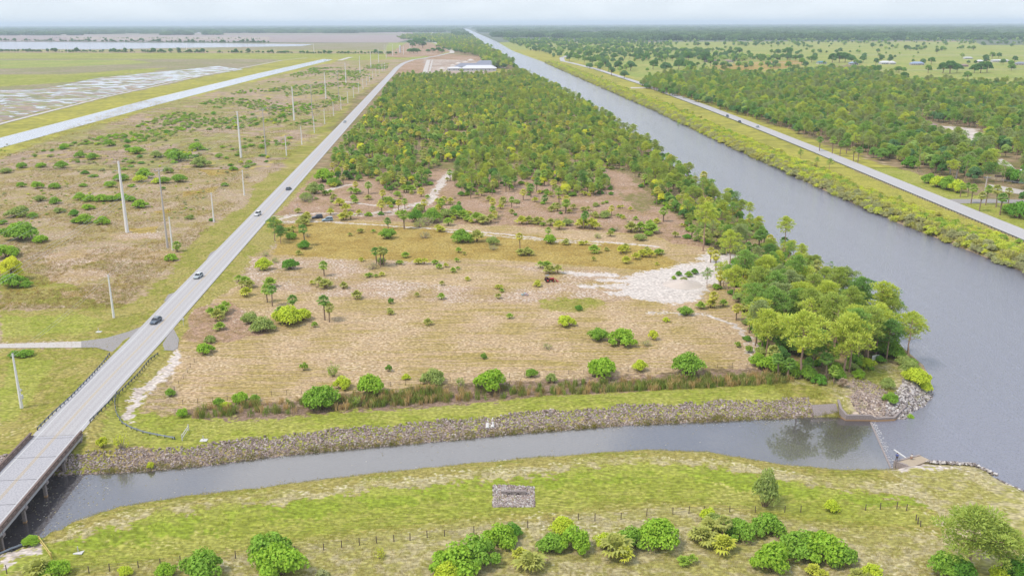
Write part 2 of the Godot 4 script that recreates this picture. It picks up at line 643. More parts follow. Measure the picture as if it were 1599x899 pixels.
var palette := [
	# base, second growth, flecks, share of second growth, share of flecks, how streaky, warp of the edges
	[[196, 172, 142], [180, 164, 106], [228, 214, 200], 0.50, 0.30, 0.3],
	[[212, 184, 147], [186, 166, 102], [230, 210, 180], 0.42, 0.30, 1.0],
	[[198, 174, 100], [182, 154, 84], [220, 204, 170], 0.45, 0.22, 0.7],
	[[238, 228, 219], [228, 216, 206], [214, 198, 184], 0.42, 0.16, 0.9],
	[[182, 182, 92], [164, 172, 72], [202, 194, 128], 0.48, 0.28, 0.4],
	[[184, 172, 100], [162, 162, 74], [206, 190, 148], 0.48, 0.26, 0.3],
	[[196, 164, 138], [178, 150, 112], [226, 210, 198], 0.42, 0.28, 0.2],
	[[172, 150, 116], [148, 140, 86], [204, 182, 156], 0.46, 0.26, 0.0],
	[[234, 222, 212], [220, 205, 192], [204, 182, 164], 0.36, 0.2, 0.2],
	[[204, 192, 146], [184, 178, 104], [222, 212, 182], 0.48, 0.32, 0.2],
	[[160, 176, 66], [180, 184, 88], [140, 162, 58], 0.46, 0.26, 0.4],
	[[170, 144, 126], [142, 124, 92], [194, 170, 154], 0.48, 0.26, 0.2],
	[[206, 178, 150], [190, 166, 110], [234, 222, 211], 0.42, 0.40, 0.8],
	[[178, 162, 138], [160, 160, 104], [198, 182, 166], 0.52, 0.26, 1.0],
	[[190, 184, 86], [170, 168, 78], [208, 194, 126], 0.42, 0.20, 0.5],
	[[164, 178, 88], [190, 186, 108], [140, 160, 82], 0.44, 0.24, 1.0],
	[[192, 168, 144], [172, 166, 100], [206, 186, 92], 0.50, 0.30, 0.3],
	[[208, 190, 174], [186, 164, 146], [238, 230, 224], 0.46, 0.30, 0.6],
]
var cloud_big: PackedByteArray
var cloud_mid: PackedByteArray
var cloud_fine: PackedByteArray
var cloud_dust: PackedByteArray
var rows := []


func fill_poly(im: Image, box: Rect2, pts: PackedVector2Array, value: int) -> void:
	var w := im.get_width()
	var h := im.get_height()
	var q := PackedVector2Array()
	var lo := 1e9
	var hi := -1e9
	for p in pts:
		var s := Vector2((p.x - box.position.x) / box.size.x * w, (p.y - box.position.y) / box.size.y * h)
		q.append(s)
		lo = minf(lo, s.y)
		hi = maxf(hi, s.y)
	var col := Color8(value * 8, value * 8, value * 8)
	for y in range(maxi(0, int(lo)), mini(h - 1, int(hi) + 1) + 1):
		var cuts := PackedFloat32Array()
		for k in q.size():
			var a := q[k]
			var b := q[(k + 1) % q.size()]
			if (a.y <= y) != (b.y <= y):
				cuts.append(a.x + (y - a.y) / (b.y - a.y) * (b.x - a.x))
		cuts.sort()
		for k in range(0, cuts.size() - 1, 2):
			var x0 := clampi(int(cuts[k]), 0, w)
			var x1 := clampi(int(cuts[k + 1] + 1.0), 0, w)
			if x1 > x0:
				im.fill_rect(Rect2i(x0, y, x1 - x0, 1), col)


func area(im: Image, box: Rect2, px: Array, value: int) -> void:
	var pts := PackedVector2Array()
	for p: Array in px:
		var g := G(p[0], p[1])
		pts.append(Vector2(g.x, g.z))
	fill_poly(im, box, pts, value)


func stroke(im: Image, box: Rect2, pts: Array, width: float, value: int) -> void:
	for k in pts.size() - 1:
		var a := Vector2(pts[k].x, pts[k].z)
		var b := Vector2(pts[k + 1].x, pts[k + 1].z)
		var s := (b - a).orthogonal().normalized() * width * 0.5
		var e := (b - a).normalized() * width * 0.3
		fill_poly(im, box, PackedVector2Array([a - e + s, b + e + s, b + e - s, a - e - s]), value)


func ground_rows(y: int, w: int, h: int, box: Rect2, idx: PackedByteArray, warp: float, pal: PackedFloat32Array, q: float) -> void:
	var out := PackedByteArray()
	out.resize(w * 3)
	var z := box.position.y + (y + 0.5) / h * box.size.y
	var zb := (int(z * 2.0 * q) & 511) * 512
	var zm := (int(z * 6.0 * q) & 511) * 512
	var zf := (int(z * 11.0 * q) & 511) * 512
	var zs := (int(z * 14.0 * q + 3000.0) & 511) * 512
	var dx := box.size.x / w
	var dz := box.size.y / h
	var grain := 0.26 if q > 0.5 else 0.12
	for k in w:
		var x := box.position.x + (k + 0.5) * dx
		var b := cloud_big[zb + (int(x * 2.0 * q) & 511)] / 255.0
		var m := cloud_mid[zm + (int(x * 6.0 * q) & 511)] / 255.0
		var f := cloud_fine[zf + (int(x * 11.0 * q) & 511)] / 255.0
		var ii := clampi(k + int(((b - 0.5) * 3.0 + (m - 0.5) * 2.2 + (f - 0.5) * 0.8) * warp / dx), 0, w - 1)
		var jj := clampi(y + int(((m - 0.5) * 2.6 + (f - 0.5) * 1.6 + (b - 0.5) * 2.0) * warp / dz), 0, h - 1)
		var id := (idx[jj * w + ii] >> 3) * 12
		var streak := pal[id + 11]
		var s := m
		if streak > 0.0:
			s = m + (cloud_fine[zs + (int(x * 0.4 * q) & 511)] / 255.0 - m) * streak
		var t := clampf((s * 0.62 + b * 0.38 - pal[id + 9]) * 4.5 + 0.5, 0.0, 1.0)
		var u := clampf((f * 0.45 + s * 0.35 + (1.0 - b) * 0.2 - pal[id + 10]) * 9.0, 0.0, 1.0)
		var g := 1.0 - grain * 0.5 + grain * cloud_dust[((y * 37) & 511) * 512 + ((k + y * 11) & 511)] / 255.0
		g *= 0.9 + 0.2 * f
		out[k * 3] = clampi(int((lerpf(lerpf(pal[id], pal[id + 3], t), pal[id + 6], u)) * g), 0, 255)
		out[k * 3 + 1] = clampi(int((lerpf(lerpf(pal[id + 1], pal[id + 4], t), pal[id + 7], u)) * g), 0, 255)
		out[k * 3 + 2] = clampi(int((lerpf(lerpf(pal[id + 2], pal[id + 5], t), pal[id + 8], u)) * g), 0, 255)
	rows[y] = out


func ground_texture(im: Image, box: Rect2, warp: float, q: float) -> ImageTexture:
	var w := im.get_width()
	var h := im.get_height()
	var idx := im.get_data()
	var pal := PackedFloat32Array()
	for p: Array in palette:
		for k in 3:
			var c := own(p[k][0], p[k][1], p[k][2])
			pal.append_array([c.r * 255.0, c.g * 255.0, c.b * 255.0])
		pal.append_array([1.0 - p[3], 1.0 - p[4] * 0.85, p[5]])
	rows = []
	rows.resize(h)
	var job := WorkerThreadPool.add_group_task(func(y: int): ground_rows(y, w, h, box, idx, warp, pal, q), h)
	WorkerThreadPool.wait_for_group_task_completion(job)
	var all := PackedByteArray()
	for y in h:
		all.append_array(rows[y])
	rows = []
	return ImageTexture.create_from_image(Image.create_from_data(w, h, false, Image.FORMAT_RGB8, all))


func clouds() -> void:
	cloud_big = equal(noise_picture(0.02, FastNoiseLite.TYPE_SIMPLEX, 3, 512, 11))
	cloud_mid = equal(noise_picture(0.04, FastNoiseLite.TYPE_SIMPLEX, 4, 512, 12))
	cloud_fine = equal(noise_picture(0.08, FastNoiseLite.TYPE_SIMPLEX, 4, 512, 13))
	cloud_dust = equal(noise_picture(0.45, FastNoiseLite.TYPE_VALUE, 1, 512, 14))


func equal(im: Image) -> PackedByteArray:
	# stretch the tones so that every grey is as common as the next
	im.convert(Image.FORMAT_L8)
	var d := im.get_data()
	var count := PackedInt32Array()
	count.resize(256)
	for v in d:
		count[v] += 1
	var to := PackedByteArray()
	to.resize(256)
	var sum := 0
	for k in 256:
		sum += count[k]
		to[k] = clampi(int(255.0 * (sum - count[k] * 0.5) / d.size()), 0, 255)
	for k in d.size():
		d[k] = to[d[k]]
	return d


# ---------------------------------------------------------------- things
func ribbon(s: Shape, pts: Array, o0: float, o1: float, lift: float, col := Color.WHITE) -> void:
	var before: Array = []
	for k in pts.size():
		var a: Vector3 = pts[maxi(k - 1, 0)]
		var b: Vector3 = pts[mini(k + 1, pts.size() - 1)]
		var side := Vector3(-(b - a).z, 0, (b - a).x).normalized()
		var p: Vector3 = pts[k] + Vector3(0, lift, 0)
		var now := [p + side * o0, p + side * o1]
		if k > 0:
			s.quad(before[0], now[0], now[1], before[1], col)
		before = now


func sheet(px: Array, y: float) -> Shape:
	var s := Shape.new()
	var flat := PackedVector2Array()
	for p: Array in px:
		var g := G(p[0], p[1])
		flat.append(Vector2(g.x, g.z))
	var ids := Geometry2D.triangulate_polygon(flat)
	for k in range(0, ids.size(), 3):
		s.tri(Vector3(flat[ids[k]].x, y, flat[ids[k]].y), Vector3(flat[ids[k + 1]].x, y, flat[ids[k + 1]].y), Vector3(flat[ids[k + 2]].x, y, flat[ids[k + 2]].y))
	return s


func along(pts: Array, step: float) -> Array:
	# points every STEP metres along a line
	var out := []
	var left := 0.0
	for k in pts.size() - 1:
		var a: Vector3 = pts[k]
		var b: Vector3 = pts[k + 1]
		var l := a.distance_to(b)
		while left < l:
			out.append(a.lerp(b, left / l))
			left += step
		left -= l
	out.append(pts[pts.size() - 1])
	return out


func guardrail(pts: Array, label: String, step := 1.9, most := 290) -> void:
	var t := thing("guardrail", label, "guardrail", pts[0], 0.0, "steel guardrails beside the roads")
	var line := along(pts, step)
	var o: Vector3 = pts[0]
	var rail := Shape.new()
	for k in line.size() - 1:
		var a: Vector3 = line[k] - o
		var b: Vector3 = line[k + 1] - o
		var side := Vector3(-(b - a).z, 0, (b - a).x).normalized()
		for q: Array in [[0.42, 0.0, 0.52, 0.05], [0.52, 0.05, 0.58, 0.0], [0.58, 0.0, 0.64, 0.05], [0.64, 0.05, 0.74, 0.0]]:
			rail.quad(a + side * q[1] + Vector3(0, q[0], 0), b + side * q[1] + Vector3(0, q[0], 0), b + side * q[3] + Vector3(0, q[2], 0), a + side * q[3] + Vector3(0, q[2], 0))
		rail.quad(a - side * 0.03 + Vector3(0, 0.42, 0), a - side * 0.03 + Vector3(0, 0.74, 0), b - side * 0.03 + Vector3(0, 0.74, 0), b - side * 0.03 + Vector3(0, 0.42, 0))
		rail.quad(a - side * 0.03 + Vector3(0, 0.74, 0), a + Vector3(0, 0.74, 0), b + Vector3(0, 0.74, 0), b - side * 0.03 + Vector3(0, 0.74, 0))
	part("rail", rail.mesh(mats.steel), t)
	var post := Shape.new()
	post.box(Vector3(0, 0.25, 0), Vector3(0.17, 0.95, 0.17))
	var pm := post.mesh(mats.post_wood)
	var rest := []
	for k in line.size():
		if k < most:
			part("post", pm, t).position = line[k] - o + Vector3(0, 0, -0.14)
		else:
			rest.append(Transform3D(Basis(), line[k] - o + Vector3(0, 0, -0.14)))
	if rest.size():
		stuff_copies("far_posts", pm, rest, [], t)


func car_meshes(sort: String) -> Dictionary:
	# nose towards +z; built from a side profile with rounded shoulders
	var tall := 1.45 if sort == "sedan" else 1.72
	var long := 4.7
	var belt := 0.92 if sort == "sedan" else 1.02
	var body := Shape.new()
	# cross sections along the length: z, half width, top
	var cuts := [[-0.5, 0.72, 0.62], [-0.485, 0.84, belt - 0.06], [-0.36, 0.9, belt], [0.12, 0.92, belt], [0.24, 0.9, belt - 0.06], [0.44, 0.84, belt - 0.22], [0.492, 0.74, 0.6], [0.5, 0.68, 0.5]]
	if sort != "sedan":
		cuts[1][2] = belt
	var rings := []
	for c: Array in cuts:
		var z: float = c[0] * long
		var w: float = c[1]
		var y: float = c[2]
		rings.append([Vector3(-w * 0.94, 0.28, z), Vector3(-w, 0.5, z), Vector3(-w, y - 0.1, z), Vector3(-w * 0.88, y, z), Vector3(w * 0.88, y, z), Vector3(w, y - 0.1, z), Vector3(w, 0.5, z), Vector3(w * 0.94, 0.28, z)])
	for k in rings.size() - 1:
		for q in 8:
			body.quad(rings[k][q], rings[k + 1][q], rings[k + 1][(q + 1) % 8], rings[k][(q + 1) % 8])
	for e: Array in [rings[0], rings[-1]]:
		for q in range(1, 7):
			body.tri(e[0], e[q], e[q + 1])
	# roof and pillars
	var back := -0.42 if sort == "sedan" else -0.475
	var b := [Vector3(0.82, belt - 0.02, back * long), Vector3(0.84, belt - 0.02, 0.2 * long)]
	var r := [Vector3(0.62, tall, (back + (0.12 if sort == "sedan" else 0.04)) * long), Vector3(0.62, tall, 0.03 * long)]
	var panes := []
	var roof := Shape.new()
	var flip := Vector3(-1, 1, 1)
	for s: Vector3 in [Vector3.ONE, flip]:
		var glass := Shape.new()
		glass.quad(b[0] * s, r[0] * s, r[1] * s, b[1] * s)
		panes.append(["side_window", glass.mesh(mats.car_glass)])
		roof.tube(b[1] * s, r[1] * s, 0.05, 0.05, 4)
		roof.tube(b[0] * s, r[0] * s, 0.07, 0.06, 4)
		roof.tube(b[0].lerp(b[1], 0.52) * s, r[0].lerp(r[1], 0.5) * s, 0.05, 0.05, 4)
		roof.tube(r[0] * s, r[1] * s, 0.05, 0.05, 4)
	var screen := Shape.new()
	screen.quad(b[1], r[1], r[1] * flip, b[1] * flip)
	panes.append(["windscreen", screen.mesh(mats.car_glass)])
	screen = Shape.new()
	screen.quad(b[0] * flip, r[0] * flip, r[0], b[0])
	panes.append(["rear_window", screen.mesh(mats.car_glass)])
	roof.quad(r[0] + Vector3(0, 0.03, 0), r[0] * flip + Vector3(0, 0.03, 0), r[1] * flip + Vector3(0, 0.03, 0), r[1] + Vector3(0, 0.03, 0))
	roof.tube(r[1], r[1] * flip, 0.05, 0.05, 4)
	roof.tube(r[0], r[0] * flip, 0.05, 0.05, 4)
	var tyre := Shape.new()
	tyre.tube(Vector3(-0.11, 0, 0), Vector3(0.11, 0, 0), 0.34, 0.34, 14)
	var rim := Shape.new()
	rim.tube(Vector3(-0.12, 0, 0), Vector3(0.12, 0, 0), 0.2, 0.2, 10)
	var lamp := Shape.new()
	lamp.box(Vector3.ZERO, Vector3(0.34, 0.14, 0.1))
	return {"body": body, "panes": panes, "roof": roof, "tyre": tyre.mesh(mats.rubber), "rim": rim.mesh(mats.alloy), "head": lamp.mesh(mats.lamp_glass), "tail": lamp.mesh(mats.tail_lamp), "long": long, "sort": sort}


func car(m: Dictionary, at: Vector3, turn: float, colour: Material, label: String, group: String) -> void:
	var t := thing("car", label, "car", at, turn, group)
	part("body", m.body.mesh(colour, true), t)
	part("roof", m.roof.mesh(colour), t)
	for g: Array in m.panes:
		part(g[0], g[1], t)
	for z: float in [-0.3, 0.31]:
		for x: float in [-0.8, 0.8]:
			var w := part("wheel", m.tyre, t)
			w.position = Vector3(x, 0.34, z * m.long)
			part("rim", m.rim, w)
	for x: float in [-0.62, 0.62]:
		part("headlight", m.head, t).position = Vector3(x, 0.66, 0.478 * m.long)
		part("tail_light", m.tail, t).position = Vector3(x, 0.78, -0.478 * m.long)


func tractor(at: Vector3, turn: float) -> void:
	var t := thing("tractor", "small red farm tractor with front loader parked on sandy ground", "tractor", at, turn)
	var s := Shape.new()
	s.box(Vector3(0, 1.05, 0.85), Vector3(0.75, 0.6, 1.5))
	s.box(Vector3(0, 1.2, 1.62), Vector3(0.7, 0.3, 0.1))
	s.box(Vector3(0.62, 1.25, -0.55), Vector3(0.4, 0.08, 1.1))
	s.box(Vector3(-0.62, 1.25, -0.55), Vector3(0.4, 0.08, 1.1))
	part("hood", s.mesh(mats.red_paint), t)
	s = Shape.new()
	s.box(Vector3(0, 0.7, 0.2), Vector3(0.5, 0.4, 2.6))
	s.box(Vector3(0, 1.2, -0.6), Vector3(0.5, 0.12, 0.5))
	s.box(Vector3(0, 1.45, -0.85), Vector3(0.5, 0.5, 0.1))
	part("seat", s.mesh(mats.rubber), t)
	s = Shape.new()
	for x: float in [-0.55, 0.55]:
		s.tube(Vector3(x, 1.2, -0.95), Vector3(x, 2.2, -0.95), 0.05, 0.05, 4)
	s.tube(Vector3(-0.55, 2.2, -0.95), Vector3(0.55, 2.2, -0.95), 0.05, 0.05, 4)
	s.box(Vector3(0, 2.2, -0.5), Vector3(1.1, 0.07, 1.2))
	part("roll_bar", s.mesh(mats.alloy), t)
	s = Shape.new()
	for x: float in [-0.5, 0.5]:
		s.tube(Vector3(x, 1.3, 0.2), Vector3(x, 1.1, 1.7), 0.07, 0.07, 4)
		s.tube(Vector3(x, 1.1, 1.7), Vector3(x, 0.4, 2.5), 0.07, 0.07, 4)
	s.box(Vector3(0, 0.35, 2.55), Vector3(1.7, 0.5, 0.08))
	s.box(Vector3(0, 0.1, 2.85), Vector3(1.7, 0.06, 0.65))
	part("loader", s.mesh(mats.red_paint), t)
	for a: Array in [[0.78, 0.72, -0.55, 0.4], [0.62, 0.42, 1.35, 0.28]]:
		var w := Shape.new()
		w.tube(Vector3(-a[3] * 0.5, 0, 0), Vector3(a[3] * 0.5, 0, 0), a[1], a[1], 14)
		var hub := Shape.new()
		hub.tube(Vector3(-a[3] * 0.52, 0, 0), Vector3(a[3] * 0.52, 0, 0), a[1] * 0.5, a[1] * 0.5, 10)
		for x: float in [-1.0, 1.0]:
			var o := part("wheel", w.mesh(mats.rubber), t)
			o.position = Vector3(a[0] * x, a[1], a[2])
			part("rim", hub.mesh(mats.red_paint), o)


func pole(called: String, at: Vector3, height: float, sort: int, label: String, group: String) -> Node3D:
	# sort 0: concrete transmission pole with three stand-off insulators, 1: lattice-braced wooden pole with a cross arm, 2: slim distribution pole
	var t := thing(called, label, "utility pole", at, 0.0, group)
	var s := Shape.new()
	var r0: float = [0.72, 0.42, 0.36][sort]
	s.tube(Vector3(0, -0.5, 0), Vector3(0, height, 0), r0, r0 * 0.5, 8)
	part("shaft", s.mesh(mats.pole_concrete if sort != 1 else mats.pole_grey), t)
	var arms := []
	var pots := []
	if sort == 0:
		for k in 3:
			var y := height - 0.6 - 3.3 * k
			arms.append([Vector3(-1.9, y + 0.3, 0), Vector3(0, y, 0), 0.07, 0.1])
			pots.append([Vector3(-1.9, y + 0.3, 0), Vector3(-1.4, y + 0.22, 0), 0.16, 0.16])
	elif sort == 1:
		arms = [[Vector3(-1.6, height - 0.7, 0), Vector3(1.6, height - 0.7, 0), 0.13, 0.13], [Vector3(-1.4, height - 0.7, 0), Vector3(0, height - 2.0, 0), 0.05, 0.05], [Vector3(1.4, height - 0.7, 0), Vector3(0, height - 2.0, 0), 0.05, 0.05]]
		for x: float in [-1.5, 0.0, 1.5]:
			pots.append([Vector3(x, height - 0.6, 0), Vector3(x, height - 0.1, 0), 0.12, 0.09])
	else:
		arms = [[Vector3(-0.5, height - 0.5, 0), Vector3(0.5, height - 0.5, 0), 0.06, 0.06]]
		pots = [[Vector3(0, height, 0), Vector3(0, height + 0.3, 0), 0.08, 0.06], [Vector3(0.45, height - 0.5, 0), Vector3(0.45, height - 0.2, 0), 0.08, 0.06]]
	for k in arms.size():
		s = Shape.new()
		s.tube(arms[k][0], arms[k][1], arms[k][2], arms[k][3], 5)
		part("brace" if sort == 1 and k > 0 else "cross_arm", s.mesh(mats.alloy), t)
	for q: Array in pots:
		s = Shape.new()
		s.tube(q[0], q[1], q[2], q[3], 6)
		part("insulator", s.mesh(mats.alloy), t)
	return t


func cable(pts: Array, sag: float, label: String, r := 0.028) -> void:
	var s := Shape.new()
	for k in pts.size() - 1:
		var a: Vector3 = pts[k]
		var b: Vector3 = pts[k + 1]
		var last := a
		for q in range(1, 11):
			var u := q / 10.0
			var p := a.lerp(b, u) - Vector3(0, sag * 4.0 * u * (1.0 - u), 0)
			s.tube(last, p, r, r, 3, Color.WHITE, false)
			last = p
	single("power_cable", s.mesh(mats.wire), label, "power cable", "cables between the poles")


func house(at: Vector3, turn: float, w: float, d: float, wall_h: float, roof_h: float, wall: Material, roof: Material, label: String, group := "farm houses among the pastures", wings := []) -> void:
	var t := thing("house", label, "house", at, turn, group)
	var blocks := [[0.0, 0.0, w, d]]
	blocks.append_array(wings)
	for b: Array in blocks:
		var s := Shape.new()
		s.box(Vector3(b[0], wall_h * 0.5, b[1]), Vector3(b[2], wall_h, b[3]))
		part("wall", s.mesh(wall), t)
		var e := 0.7
		var x0: float = b[0] - b[2] * 0.5 - e
		var x1: float = b[0] + b[2] * 0.5 + e
		var z0: float = b[1] - b[3] * 0.5 - e
		var z1: float = b[1] + b[3] * 0.5 + e
		var inset := minf(b[2], b[3]) * 0.42
		s = Shape.new()
		var ra := Vector3(x0 + inset, wall_h + roof_h, b[1])
		var rb := Vector3(x1 - inset, wall_h + roof_h, b[1])
		if b[3] > b[2]:
			ra = Vector3(b[0], wall_h + roof_h, z0 + inset)
			rb = Vector3(b[0], wall_h + roof_h, z1 - inset)
		var c := [Vector3(x0, wall_h, z0), Vector3(x1, wall_h, z0), Vector3(x1, wall_h, z1), Vector3(x0, wall_h, z1)]
		if b[3] > b[2]:
			s.quad(c[1], c[2], rb, ra); s.quad(c[3], c[0], ra, rb); s.tri(c[0], c[1], ra); s.tri(c[2], c[3], rb)
		else:
			s.quad(c[0], c[1], rb, ra); s.quad(c[2], c[3], ra, rb); s.tri(c[1], c[2], rb); s.tri(c[3], c[0], ra)
		s.box(Vector3((x0 + x1) * 0.5, wall_h - 0.08, (z0 + z1) * 0.5), Vector3(x1 - x0, 0.14, z1 - z0))
		part("roof", s.mesh(roof), t)
		var n := maxi(2, int(b[2] / 4.0))
		for k in n:
			var o := part("window", mats.window_mesh, t)
			o.position = Vector3(b[0] + (k + 0.5 - n * 0.5) * b[2] / n, wall_h * 0.52, b[1] + b[3] * 0.5 + 0.02)
			part("frame", mats.frame_mesh, o)
	part("door", mats.door_mesh, t).position = Vector3(w * 0.12, 1.05, d * 0.5 + 0.03)


func rock_mesh(sd: int) -> Mesh:
	var r := RandomNumberGenerator.new()
	r.seed = sd
	var s := Shape.new()
	var p := []
	for a: Vector3 in [Vector3(0, 1, 0), Vector3(1, 0.1, 0), Vector3(0.2, 0, 1), Vector3(-1, -0.1, 0.1), Vector3(-0.1, 0.1, -1), Vector3(0, -0.9, 0)]:
		p.append((a + ball(r) * 0.32) * Vector3(0.5, 0.4, 0.5))
	var q := ((p[0] + p[1] + p[2]) as Vector3) / 3.0 * r.randf_range(1.2, 1.5)
	var col := Color.WHITE
	s.tri(p[0], p[1], q, col); s.tri(p[1], p[2], q, col); s.tri(p[2], p[0], q, col)
	for f: Array in [[0, 2, 3], [0, 3, 4], [0, 4, 1], [5, 2, 1], [5, 3, 2], [5, 4, 3], [5, 1, 4]]:
		s.tri(p[f[0]], p[f[1]], p[f[2]], col)
	return s.mesh(mats.stone_white)


# ---------------------------------------------------------------- people: one skin drawn round a skeleton of tapered bones
func skin(bones: Array, cell: float, lo: Vector3, hi: Vector3) -> Shape:
	var n := Vector3i(((hi - lo) / cell).ceil()) + Vector3i.ONE
	var f := PackedFloat32Array()
	f.resize(n.x * n.y * n.z)
	f.fill(1.0)
	for x in n.x:
		for y in n.y:
			for z in n.z:
				var p := lo + Vector3(x, y, z) * cell
				var d := 1.0
				for b: Array in bones:
					var a: Vector3 = b[0]
					var e: Vector3 = b[1] - a
					var t := clampf((p - a).dot(e) / maxf(e.length_squared(), 1e-6), 0.0, 1.0)
					var q := p.distance_to(a + e * t) - lerpf(b[2], b[3], t)
					var h := maxf(0.035 - absf(d - q), 0.0) / 0.035
					d = minf(d, q) - h * h * 0.035 * 0.25
				f[(x * n.y + y) * n.z + z] = d
	var s := Shape.new()
	var at := {}
	var corner := [Vector3i(0, 0, 0), Vector3i(1, 0, 0), Vector3i(0, 1, 0), Vector3i(1, 1, 0), Vector3i(0, 0, 1), Vector3i(1, 0, 1), Vector3i(0, 1, 1), Vector3i(1, 1, 1)]
	for x in n.x - 1:
		for y in n.y - 1:
			for z in n.z - 1:
				var sum := Vector3.ZERO
				var count := 0
				var g := PackedFloat32Array()
				for c: Vector3i in corner:
					g.append(f[((x + c.x) * n.y + y + c.y) * n.z + z + c.z])
				for e: Array in [[0, 1], [2, 3], [4, 5], [6, 7], [0, 2], [1, 3], [4, 6], [5, 7], [0, 4], [1, 5], [2, 6], [3, 7]]:
					var a: float = g[e[0]]
					var b: float = g[e[1]]
					if (a < 0.0) != (b < 0.0):
						sum += Vector3(corner[e[0]]).lerp(Vector3(corner[e[1]]), a / (a - b))
						count += 1
				if count:
					at[Vector3i(x, y, z)] = s.v.size()
					var p := lo + (Vector3(x, y, z) + sum / count) * cell
					s.v.append(p)
					var best := 9.0
					var col := Color.WHITE
					for b: Array in bones:
						var e: Vector3 = b[1] - b[0]
						var t := clampf((p - (b[0] as Vector3)).dot(e) / maxf(e.length_squared(), 1e-6), 0.0, 1.0)
						var q := p.distance_to((b[0] as Vector3) + e * t) - lerpf(b[2], b[3], t)
						if q < best:
							best = q
							col = b[4]
					s.c.append(col)
	for k: Vector3i in at:
		for axis in 3:
			var u := [Vector3i(1, 0, 0), Vector3i(0, 1, 0), Vector3i(0, 0, 1)]
			var a0: Vector3i = u[(axis + 1) % 3]
			var a1: Vector3i = u[(axis + 2) % 3]
			var q0: float = f[(k.x * n.y + k.y) * n.z + k.z]
			var k1: Vector3i = k + u[axis]
			if k1.x >= n.x or k1.y >= n.y or k1.z >= n.z:
				continue
			var q1: float = f[(k1.x * n.y + k1.y) * n.z + k1.z]
			if (q0 < 0.0) == (q1 < 0.0):
				continue
			if at.has(k - a0) and at.has(k - a1) and at.has(k - a0 - a1):
				var ids := [at[k], at[k - a0], at[k - a0 - a1], at[k - a1]]
				if q0 < 0.0:
					ids.reverse()
				for w: int in [0, 1, 2, 0, 2, 3]:
					s.i.append(ids[w])
	return s


func person(at: Vector3, turn: float, sitting: bool, shirt: Color, trousers: Color, label: String) -> void:
	var t := thing("person", label, "person", at, turn, "people by the weir")
	var tone := lin(196, 150, 122, 1.3)
	var shoe := lin(60, 55, 52)
	var drop := 0.45 if sitting else 0.0
	var hip := Vector3(0, 0.92 - drop, 0)
	var neck := Vector3(0, 1.48 - drop, 0.02)
	var bones := [
		[hip, hip + Vector3(0, 0.2, 0), 0.15, 0.135, trousers],
		[hip + Vector3(0, 0.2, 0), neck - Vector3(0, 0.16, 0), 0.135, 0.16, shirt],
		[neck - Vector3(0.15, 0.08, 0), neck - Vector3(-0.15, 0.08, 0), 0.075, 0.075, shirt],
		[neck - Vector3(0, 0.05, 0), neck + Vector3(0, 0.08, 0.01), 0.055, 0.05, tone],
		[neck + Vector3(0, 0.15, 0.01), neck + Vector3(0, 0.22, 0), 0.085, 0.088, tone],
		[neck + Vector3(0, 0.15, 0.09), neck + Vector3(0, 0.13, 0.105), 0.014, 0.018, tone],
	]
	for sx: float in [-1.0, 1.0]:
		var sh := neck + Vector3(0.19 * sx, -0.08, 0)
		var el := sh + Vector3(0.07 * sx, -0.27, 0.05)
		var wr := el + Vector3(-0.04 * sx, -0.14 if sx > 0 else -0.22, 0.2 if sx > 0 else 0.08)
		bones.append([sh, el, 0.06, 0.048, shirt])
		bones.append([el, wr, 0.045, 0.033, tone])
		var way := (wr - el).normalized()
		var across := way.cross(Vector3.UP).normalized()
		bones.append([wr, wr + way * 0.07, 0.034, 0.036, tone])
		for k in 4:
			var root := wr + way * 0.08 + across * (k - 1.5) * 0.021
			bones.append([root, root + way * (0.055 + 0.012 * (1 if k in [1, 2] else 0)) - Vector3(0, 0.02, 0), 0.011, 0.009, tone])
		bones.append([wr + across * 0.03 * sx, wr + way * 0.06 + across * 0.06 * sx, 0.012, 0.01, tone])
		bones.append([neck + Vector3(0.085 * sx, 0.17, 0), neck + Vector3(0.09 * sx, 0.19, 0), 0.016, 0.018, tone])
		var hj := hip + Vector3(0.09 * sx, -0.02, 0)
		var kn := hj + (Vector3(0.03 * sx, 0.12, 0.42) if sitting else Vector3(0.02 * sx, -0.42, 0.03))
		var an := kn + (Vector3(0, -0.45, -0.1) if sitting else Vector3(0.01 * sx, -0.4, -0.04))
		if sitting:
			an.y = 0.08
		bones.append([hj, kn, 0.088, 0.062, trousers])
		bones.append([kn, an, 0.058, 0.042, trousers])
		bones.append([an - Vector3(0, 0.03, 0.04), an + Vector3(0, -0.035, 0.16), 0.042, 0.036, shoe])
	part("body", skin(bones, 0.022, Vector3(-0.42, -0.02, -0.34), Vector3(0.42, 1.86 - drop, 0.72)).mesh(mats.cloth, true), t)
	var hair := Shape.new()
	var top := neck + Vector3(0, 0.21, -0.012)
	for y in 5:
		for k in 10:
			var p := []
			for q: Array in [[0, 0], [0, 1], [1, 1], [1, 0]]:
				var a: float = PI * 0.62 * (y + q[0]) / 5.0
				var o: float = TAU * (k + q[1]) / 10.0
				p.append(top + Vector3(sin(a) * cos(o), cos(a), sin(a) * sin(o)) * 0.098)
			hair.quad(p[0], p[1], p[2], p[3])
	part("hair", hair.mesh(mats.hair, true), t)


